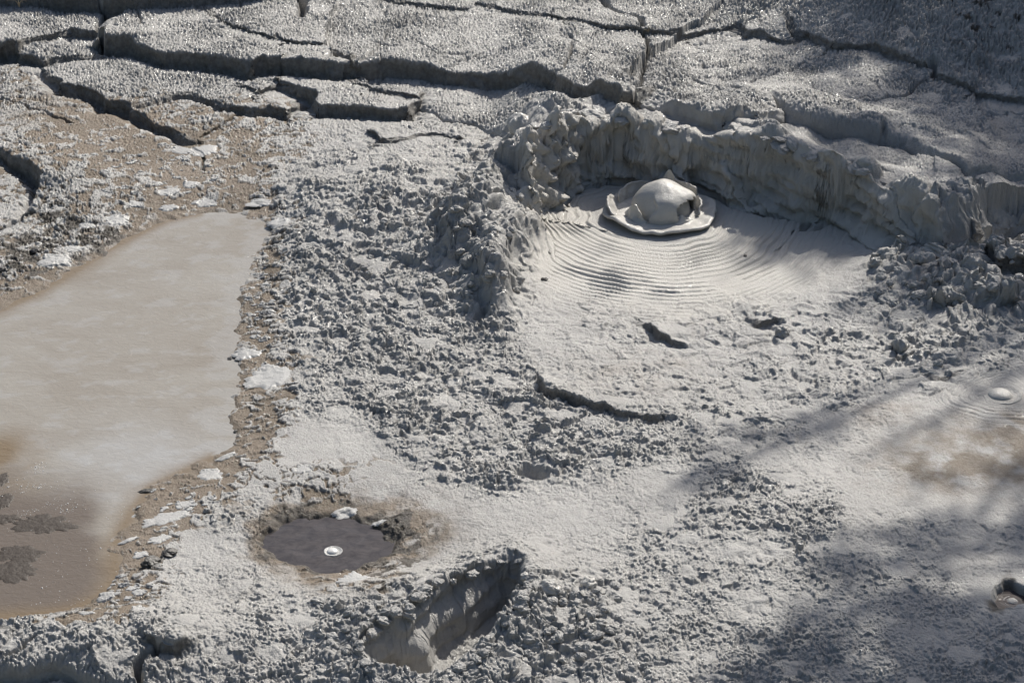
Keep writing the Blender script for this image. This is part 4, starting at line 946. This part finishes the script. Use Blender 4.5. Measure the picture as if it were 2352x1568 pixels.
for vx, vy, w, lab in [(522, 690, 16, 'black pebble at the right shore by the pond middle'), (527, 826, 15, 'black pebble on the right shore left of the pale splats'), (541, 992, 12, 'dark pebble at the ochre inlet'), (148, 1322, 9, 'dark pebble in the brown shallows'),
                       (80, 578, 20, 'dark stone below the domed splat on the left shore'), (3, 622, 24, 'dark stone at the left edge above the pond'), (330, 590, 8, 'tiny dark pebble on the far water'), (1711, 588, 11, 'dark pebble on the rings right of the bubble'),
                       (1250, 643, 15, 'dark pebble left of the ripple rings')]:
    clod(vx, vy, w, lab, mt=STONE, name='pebble', cat='pebble', sz=(1.1, .8, .7))
clod(334, 1129, 26, 'black leaf shaped scrap floating by the lower shore', mt=DEBRIS, name='debris', cat='debris', sz=(1.2, .6, .25), rz=.2)
for vx, vy, w, lab in [(350, 1294, 40, 'black lump of wet debris on the brown shore'), (388, 1272, 30, 'black tail of debris beside the wet lump')]:
    clod(vx, vy, w, lab, mt=DEBRIS, name='debris', cat='debris', sz=(1.2, .9, .5), rz=.6)
clod(115, 597 + 130, 14, 'white chip floating near the far left shore', mt=FOAM, name='floating_chip', cat='floating chip', sz=(1.4, .6, .4), rz=.1)

# floating mats in the shallows
for vx, vy, w, ra, lab in [(100, 1203, 118, .62, 'brown mat floating by the foam in the shallows'), (42, 1272, 98, .62, 'brown mat at the left edge, upper lobe of the lower pair'), (30, 1312, 90, .8, 'brown mat at the left edge, lower lobe of the lower pair'),
                           (8, 1150, 40, 1.4, 'dark mat at the left edge under the ochre water'), (12, 1190, 60, .6, 'brown strip of mat at the left edge'), (5, 1100, 30, 1.6, 'small dark mat in the ochre water at the left edge')]:
    V, Fq = splat_mesh(1000 + int(vx), lobes=1.1)
    x, y = [float(v) for v in at(vx, vy, -.012)]
    R = w * 1.25 * math.hypot(math.hypot(x, y), CZ) / FV * .5
    V = V * np.array([R, R * ra, .02]); V[:, 2] += .0007 * fbm(V[:, 0] + x, V[:, 1] + y, 60.0, 5, 2)
    o = mesh_np('algae_mat', V, Fq, ALGAE); o.location = (x, y, -.0125); tag(o, lab, 'algae mat')
# specks of foam
fv, ff = [], []
for _ in range(900):
    q = random.random()
    if q < .35: vx, vy = random.gauss(80, 38), random.gauss(1135, 26)
    elif q < .6: vx, vy = random.gauss(140, 60), random.gauss(1180, 9)
    elif q < .75: vx, vy = random.uniform(90, 110) - random.random() * 20, random.uniform(1050, 1120)
    else: vx, vy = random.uniform(0, 270), random.uniform(1100, 1390)
    x, y = [float(v) for v in at(vx, vy, -.011)]
    if float(fbm(np.array([x]), np.array([y]), 9.0, 611, 3)[0]) < .12: continue
    r = random.uniform(.0008, .0022) * (1.6 if random.random() < .1 else 1)
    b0 = len(fv)
    for (pp, rr_) in ((0, 1.0), (.75, .75)):
        for k in range(6):
            fv.append((x + r * rr_ * math.cos(k * 1.047), y + r * rr_ * math.sin(k * 1.047), -.0125 + pp * r))
    fv.append((x, y, -.0125 + r))
    for k in range(6):
        k2 = (k + 1) % 6
        ff += [(b0 + k, b0 + k2, b0 + 6 + k2), (b0 + k, b0 + 6 + k2, b0 + 6 + k), (b0 + 6 + k, b0 + 6 + k2, b0 + 12)]
tag(mesh_np('foam', np.array(fv), np.array(ff), FOAM), kind='stuff')

# ------------------------------------------------------------------ dry grass sprigs
def sprig(vx, vy, label, n, h):
    x, y, z = [float(v) for v in land(np.array(vx), np.array(vy))]
    root = empty('grass_sprig', (x, y, z)); tag(root, label, 'dry grass')
    for i in range(n):
        a = random.uniform(0, 6.28); t = np.linspace(0, 1, 10); le = random.uniform(.4, 1) * h
        cx, cy, cz = le * t * math.cos(a) * (.3 + t * .6), le * t * math.sin(a) * (.3 + t * .6), le * (t - .45 * t * t)
        w = .0022 * (1 - t * .8)
        ring = []
        for k in range(4): ring.append(np.stack([cx + w * math.cos(k * 1.571), cy + w * math.sin(k * 1.571), cz], -1))
        V = np.stack(ring, 1).reshape(-1, 3)
        mesh_np('blade', V, grid_faces(10, 4, True), TWIG, root)
sprig(44, 16, 'dry grass sprig on the top left slab', 6, .13)
sprig(1488, 74, 'dry sprig in the black crack at the top', 5, .06)

# ------------------------------------------------------------------ trees outside the frame whose leaves shade the right side
def to_sun(vx, vy, z, zg=0.0):
    x, y = at(vx, vy, zg); k = (z - zg) / SUN[2]
    return np.array([float(x) + SUN[0] * k, float(y) + SUN[1] * k, z])
def tube(pts, r0, r1, n=8):
    pts = np.array(pts, float); m = len(pts); V = []
    for i in range(m):
        d = pts[min(i + 1, m - 1)] - pts[max(i - 1, 0)]; d /= np.linalg.norm(d) + 1e-9
        a = np.cross(d, [0.3, .2, 1]); a /= np.linalg.norm(a) + 1e-9; b = np.cross(d, a); r = r0 + (r1 - r0) * i / (m - 1)
        for k in range(n): V.append(pts[i] + r * (a * math.cos(k * 2 * math.pi / n) + b * math.sin(k * 2 * math.pi / n)))
    return np.array(V), grid_faces(m, n, True)
def join(parts):
    V, Fq, o = [], [], 0
    for v, f in parts: V.append(v); Fq.append(f + o); o += len(v)
    return np.concatenate(V), np.concatenate(Fq)
def tree(base, clumps, label):
    root = empty('tree', base); tag(root, label, 'tree')
    base = np.array(base, float)
    top = np.mean([c[0] for c in clumps], 0)
    fork = base * .35 + top * .65; fork[2] = max(3.2, top[2] * .55); fork[:2] = base[:2] * .75 + top[:2] * .25
    parts = [tube([base + [0, 0, -.2], base + [.1, .05, 1.2], base * .5 + fork * .5 + [.1, 0, 0], fork], .20, .11, 12)]
    for c, rx, ry, rz, n, dens in clumps:
        c = np.array(c); midp = fork * .5 + c * .5 + np.array([0, 0, .4])
        parts.append(tube([fork, midp, c, c + (c - midp) * .15], .028, .005, 6))
    V, Fq = join(parts)
    mesh_np('trunk', V - base, Fq, BARK, root)
    LV, LF = [], []
    for c, rx, ry, rz, n, ang in clumps:
        ns = max(4, n // 55); sub = rng.normal(0, .52, (ns, 3)); p = (sub[rng.integers(0, ns, n)] * np.array([rx, ry, rz]) + rng.normal(0, 1, (n, 3)) * np.array([.085, .06, .05]))
        ca, sa = math.cos(ang), math.sin(ang)
        p = np.stack([p[:, 0] * ca - p[:, 1] * sa, p[:, 0] * sa + p[:, 1] * ca, p[:, 2]], -1) + np.array(c)
        d = rng.normal(0, 1, (n, 3)); d /= np.linalg.norm(d, axis=1)[:, None]
        e = np.cross(d, rng.normal(0, 1, (n, 3))); e /= np.linalg.norm(e, axis=1)[:, None]
        l = rng.uniform(.03, .06, (n, 1)); w = l * .32
        b0 = sum(len(v) for v in LV)
        q = np.stack([p - d * l, p + e * w, p + d * l, p - e * w], 1).reshape(-1, 3)
        LV.append(q); LF.append(np.arange(n * 4).reshape(-1, 4) + b0)
    mesh_np('crown', np.concatenate(LV) - base, np.concatenate(LF), LEAF, root, smooth=False)
def clump(vx, vy, z, rxv, ryv, n, zg=0.0, ang=0.0, rz=.5, k=.55):
    zg = float(land(np.array(vx), np.array(vy))[2])
    return (to_sun(vx, vy, z, zg), rxv * .002, ryv * .0042, rz * .5, int(n * k), ang)
T1 = [clump(2330, 40, 6.6, 170, 80, 3600, .9), clump(2180, 40, 6.2, 150, 60, 1000, .7), clump(2360, 200, 6.0, 150, 80, 2600, .5), clump(2280, 280, 5.6, 170, 40, 1500, .35),
      clump(2120, 300, 5.4, 150, 22, 700, .3, -.1), clump(2330, 380, 5.6, 130, 30, 1100, .3), clump(2080, 205, 6.2, 110, 14, 260, .4), clump(1960, 130, 6.0, 120, 10, 220, .4), clump(1770, 165, 6.4, 90, 6, 90, .4),
      clump(1960, 330, 5.2, 130, 14, 420, .3), clump(2180, 440, 5.4, 140, 22, 600, .2), clump(1900, 30, 6.4, 130, 26, 420, .5), clump(2040, 10, 6.6, 140, 30, 800, .7), clump(1860, 395, 5.2, 60, 12, 110, .3)]
T2 = [clump(1770, 555, 4.8, 110, 6, 105, 0, .25, .2), clump(1860, 590, 5.0, 110, 6, 93, 0, .2, .2), clump(2000, 560, 5.0, 100, 8, 99, .1, .2, .2), clump(2150, 620, 5.0, 110, 12, 124, .1, .2, .2), clump(2330, 660, 5.2, 70, 12, 99, 0, .2, .2), clump(1990, 690, 5.0, 90, 5, 55, 0, .3, .2), clump(2290, 830, 5.2, 110, 10, 93, 0, .3, .2), clump(2310, 950, 5.2, 100, 10, 93, 0, .3, .2),
      clump(1740, 1010, 4.8, 130, 7, 161, 0, .3, .2), clump(1620, 1085, 4.8, 70, 10, 117, 0, .3, .2), clump(1870, 985, 5.0, 120, 5, 68, 0, .3, .2), clump(2300, 1120, 5.0, 90, 16, 186, 0, .2, .2), clump(2060, 1010, 5.0, 90, 4, 37, 0, .3, .2)]
T3 = [clump(2270, 1510, 4.7, 190, 30, 1500, 0, .2, .3), clump(2340, 1420, 4.9, 110, 22, 500, 0, .2, .3), clump(2030, 1385, 4.7, 140, 9, 420, 0, .3, .2), clump(2190, 1270, 5.0, 140, 9, 330, 0, .25, .2), clump(1920, 1480, 4.6, 150, 7, 280, 0, .3, .2), clump(2330, 1225, 5.0, 90, 14, 330, 0, .2, .2),
      clump(2060, 1560, 4.6, 170, 12, 500, 0, .3, .2), clump(1770, 1560, 4.6, 130, 8, 180, 0, .3, .2), clump(2380, 1560, 4.8, 130, 40, 1000, 0, .2, .3), clump(1990, 1300, 4.9, 60, 12, 210, 0, .2, .2)]
tree((8.6, 19.5, 1.8), T1, 'leafy tree above the bank shading the top right corner')
tree((6.9, 14.2, 1.6), T2, 'slender tree whose twigs streak the crater apron with shadow')
tree((6.2, 10.6, .8), T3, 'leafy tree shading the lower right mud')

# ------------------------------------------------------------------ unseen bush added behind the viewer and on the sides to cut sky light
LV = []
for _ in range(70):
    a = random.uniform(math.radians(-205), math.radians(28)); R_ = random.uniform(11, 19)
    cx_, cy_ = R_ * math.cos(a), 3.0 + R_ * math.sin(a)
    if cy_ > 6 and abs(cx_) < 5 + (cy_ - 5) * .6: continue
    n = 150; hgt_ = random.uniform(4, 9)
    p = np.stack([cx_ + rng.normal(0, 1.1, n), cy_ + rng.normal(0, 1.1, n), rng.uniform(-.5, hgt_, n)], -1)
    d = rng.normal(0, 1, (n, 3)); d /= np.linalg.norm(d, axis=1)[:, None]
    e = np.cross(d, rng.normal(0, 1, (n, 3))); e /= np.linalg.norm(e, axis=1)[:, None]
    l = rng.uniform(.3, .6, (n, 1))
    LV.append(np.stack([p - d * l, p + e * l * .5, p + d * l, p - e * l * .5], 1).reshape(-1, 3))
LV = np.concatenate(LV)
tag(mesh_np('sky_block_bush', LV, np.arange(len(LV)).reshape(-1, 4), LEAF, smooth=False), kind='stuff')

# ------------------------------------------------------------------ steam
def steam(vx, vy, z, sx, sy, sz, dens, label):
    x, y = [float(v) for v in at(vx, vy, z)]
    n, m = 16, 32
    ph = np.linspace(.001, np.pi - .001, n)[:, None]; th = np.linspace(0, 2 * np.pi, m, endpoint=False)[None, :]
    V = np.stack([np.sin(ph) * np.cos(th), np.sin(ph) * np.sin(th), np.cos(ph) + 0 * th], -1).reshape(-1, 3)
    mt = bpy.data.materials.new('steam'); mt.use_nodes = True; nt = mt.node_tree
    for nd in list(nt.nodes): nt.nodes.remove(nd)
    out = N(nt, 'ShaderNodeOutputMaterial'); pv = N(nt, 'ShaderNodeVolumePrincipled'); nt.links.new(pv.outputs[0], out.inputs['Volume'])
    pv.inputs['Color'].default_value = (.95, .95, .95, 1)
    tc = N(nt, 'ShaderNodeTexCoord'); ln = N(nt, 'ShaderNodeVectorMath', operation='LENGTH'); nt.links.new(tc.outputs['Object'], ln.inputs[0])
    fall = maprange(nt, ln.outputs['Value'], 0, 1, 1, 0)
    nn = N(nt, 'ShaderNodeTexNoise', Scale=2.2, Detail=3.0); nt.links.new(tc.outputs['Object'], nn.inputs['Vector'])
    w = maprange(nt, nn.outputs['Fac'], .4, .65, .15, 1)
    m1_ = N(nt, 'ShaderNodeMath', operation='MULTIPLY'); nt.links.new(fall, m1_.inputs[0]); nt.links.new(w, m1_.inputs[1])
    m2_ = N(nt, 'ShaderNodeMath', operation='MULTIPLY'); nt.links.new(m1_.outputs[0], m2_.inputs[0]); m2_.inputs[1].default_value = dens
    nt.links.new(m2_.outputs[0], pv.inputs['Density'])
    o = mesh_np('steam', V, grid_faces(n, m, True), mt); o.location = (x, y, z); o.scale = (sx, sy, sz)
    tag(o, label, 'steam', kind='stuff')
steam(1430, 440, .10, .40, .14, .24, 3.4, 'thin steam at the foot of the crater wall')
steam(1080, 1440, -.10, .22, .20, .20, 2.0, 'thin steam inside the pit')

# ------------------------------------------------------------------ light and camera
w = bpy.data.worlds.new('World'); SC.world = w; w.use_nodes = True
nt = w.node_tree; bg = nt.nodes['Background']
sky = nt.nodes.new('ShaderNodeTexSky'); sky.sky_type = 'NISHITA'; sky.sun_disc = False
sky.sun_elevation = SUN_EL; sky.sun_rotation = SUN_AZ; sky.air_density = 1.0; sky.dust_density = 2.0; sky.ozone_density = 0.45
nt.links.new(sky.outputs[0], bg.inputs['Color']); bg.inputs['Strength'].default_value = 0.095
ld = bpy.data.lights.new('sun', 'SUN'); ld.energy = 4.5; ld.angle = math.radians(.53); ld.color = (1, .955, .88)
so = bpy.data.objects.new('sun', ld); COL.objects.link(so)
from mathutils import Vector
so.rotation_euler = Vector(SUN.tolist()).to_track_quat('Z', 'Y').to_euler(); so.location = (8, 16, 14)
cd = bpy.data.cameras.new('camera'); co = bpy.data.objects.new('camera', cd); COL.objects.link(co)
co.location = (0, 0, CZ); co.rotation_euler = (math.pi / 2 - PITCH, 0, 0)
cd.sensor_width = 36; cd.lens = 36 * FV / 2352; cd.clip_end = 1000; cd.clip_start = .05
SC.camera = co
SC.view_settings.view_transform = 'Standard'; SC.view_settings.look = 'None'; SC.view_settings.exposure = 0.36; SC.view_settings.gamma = 1
SC.cycles.volume_bounces = 0; SC.cycles.max_bounces = 6; SC.cycles.volume_step_rate = 2
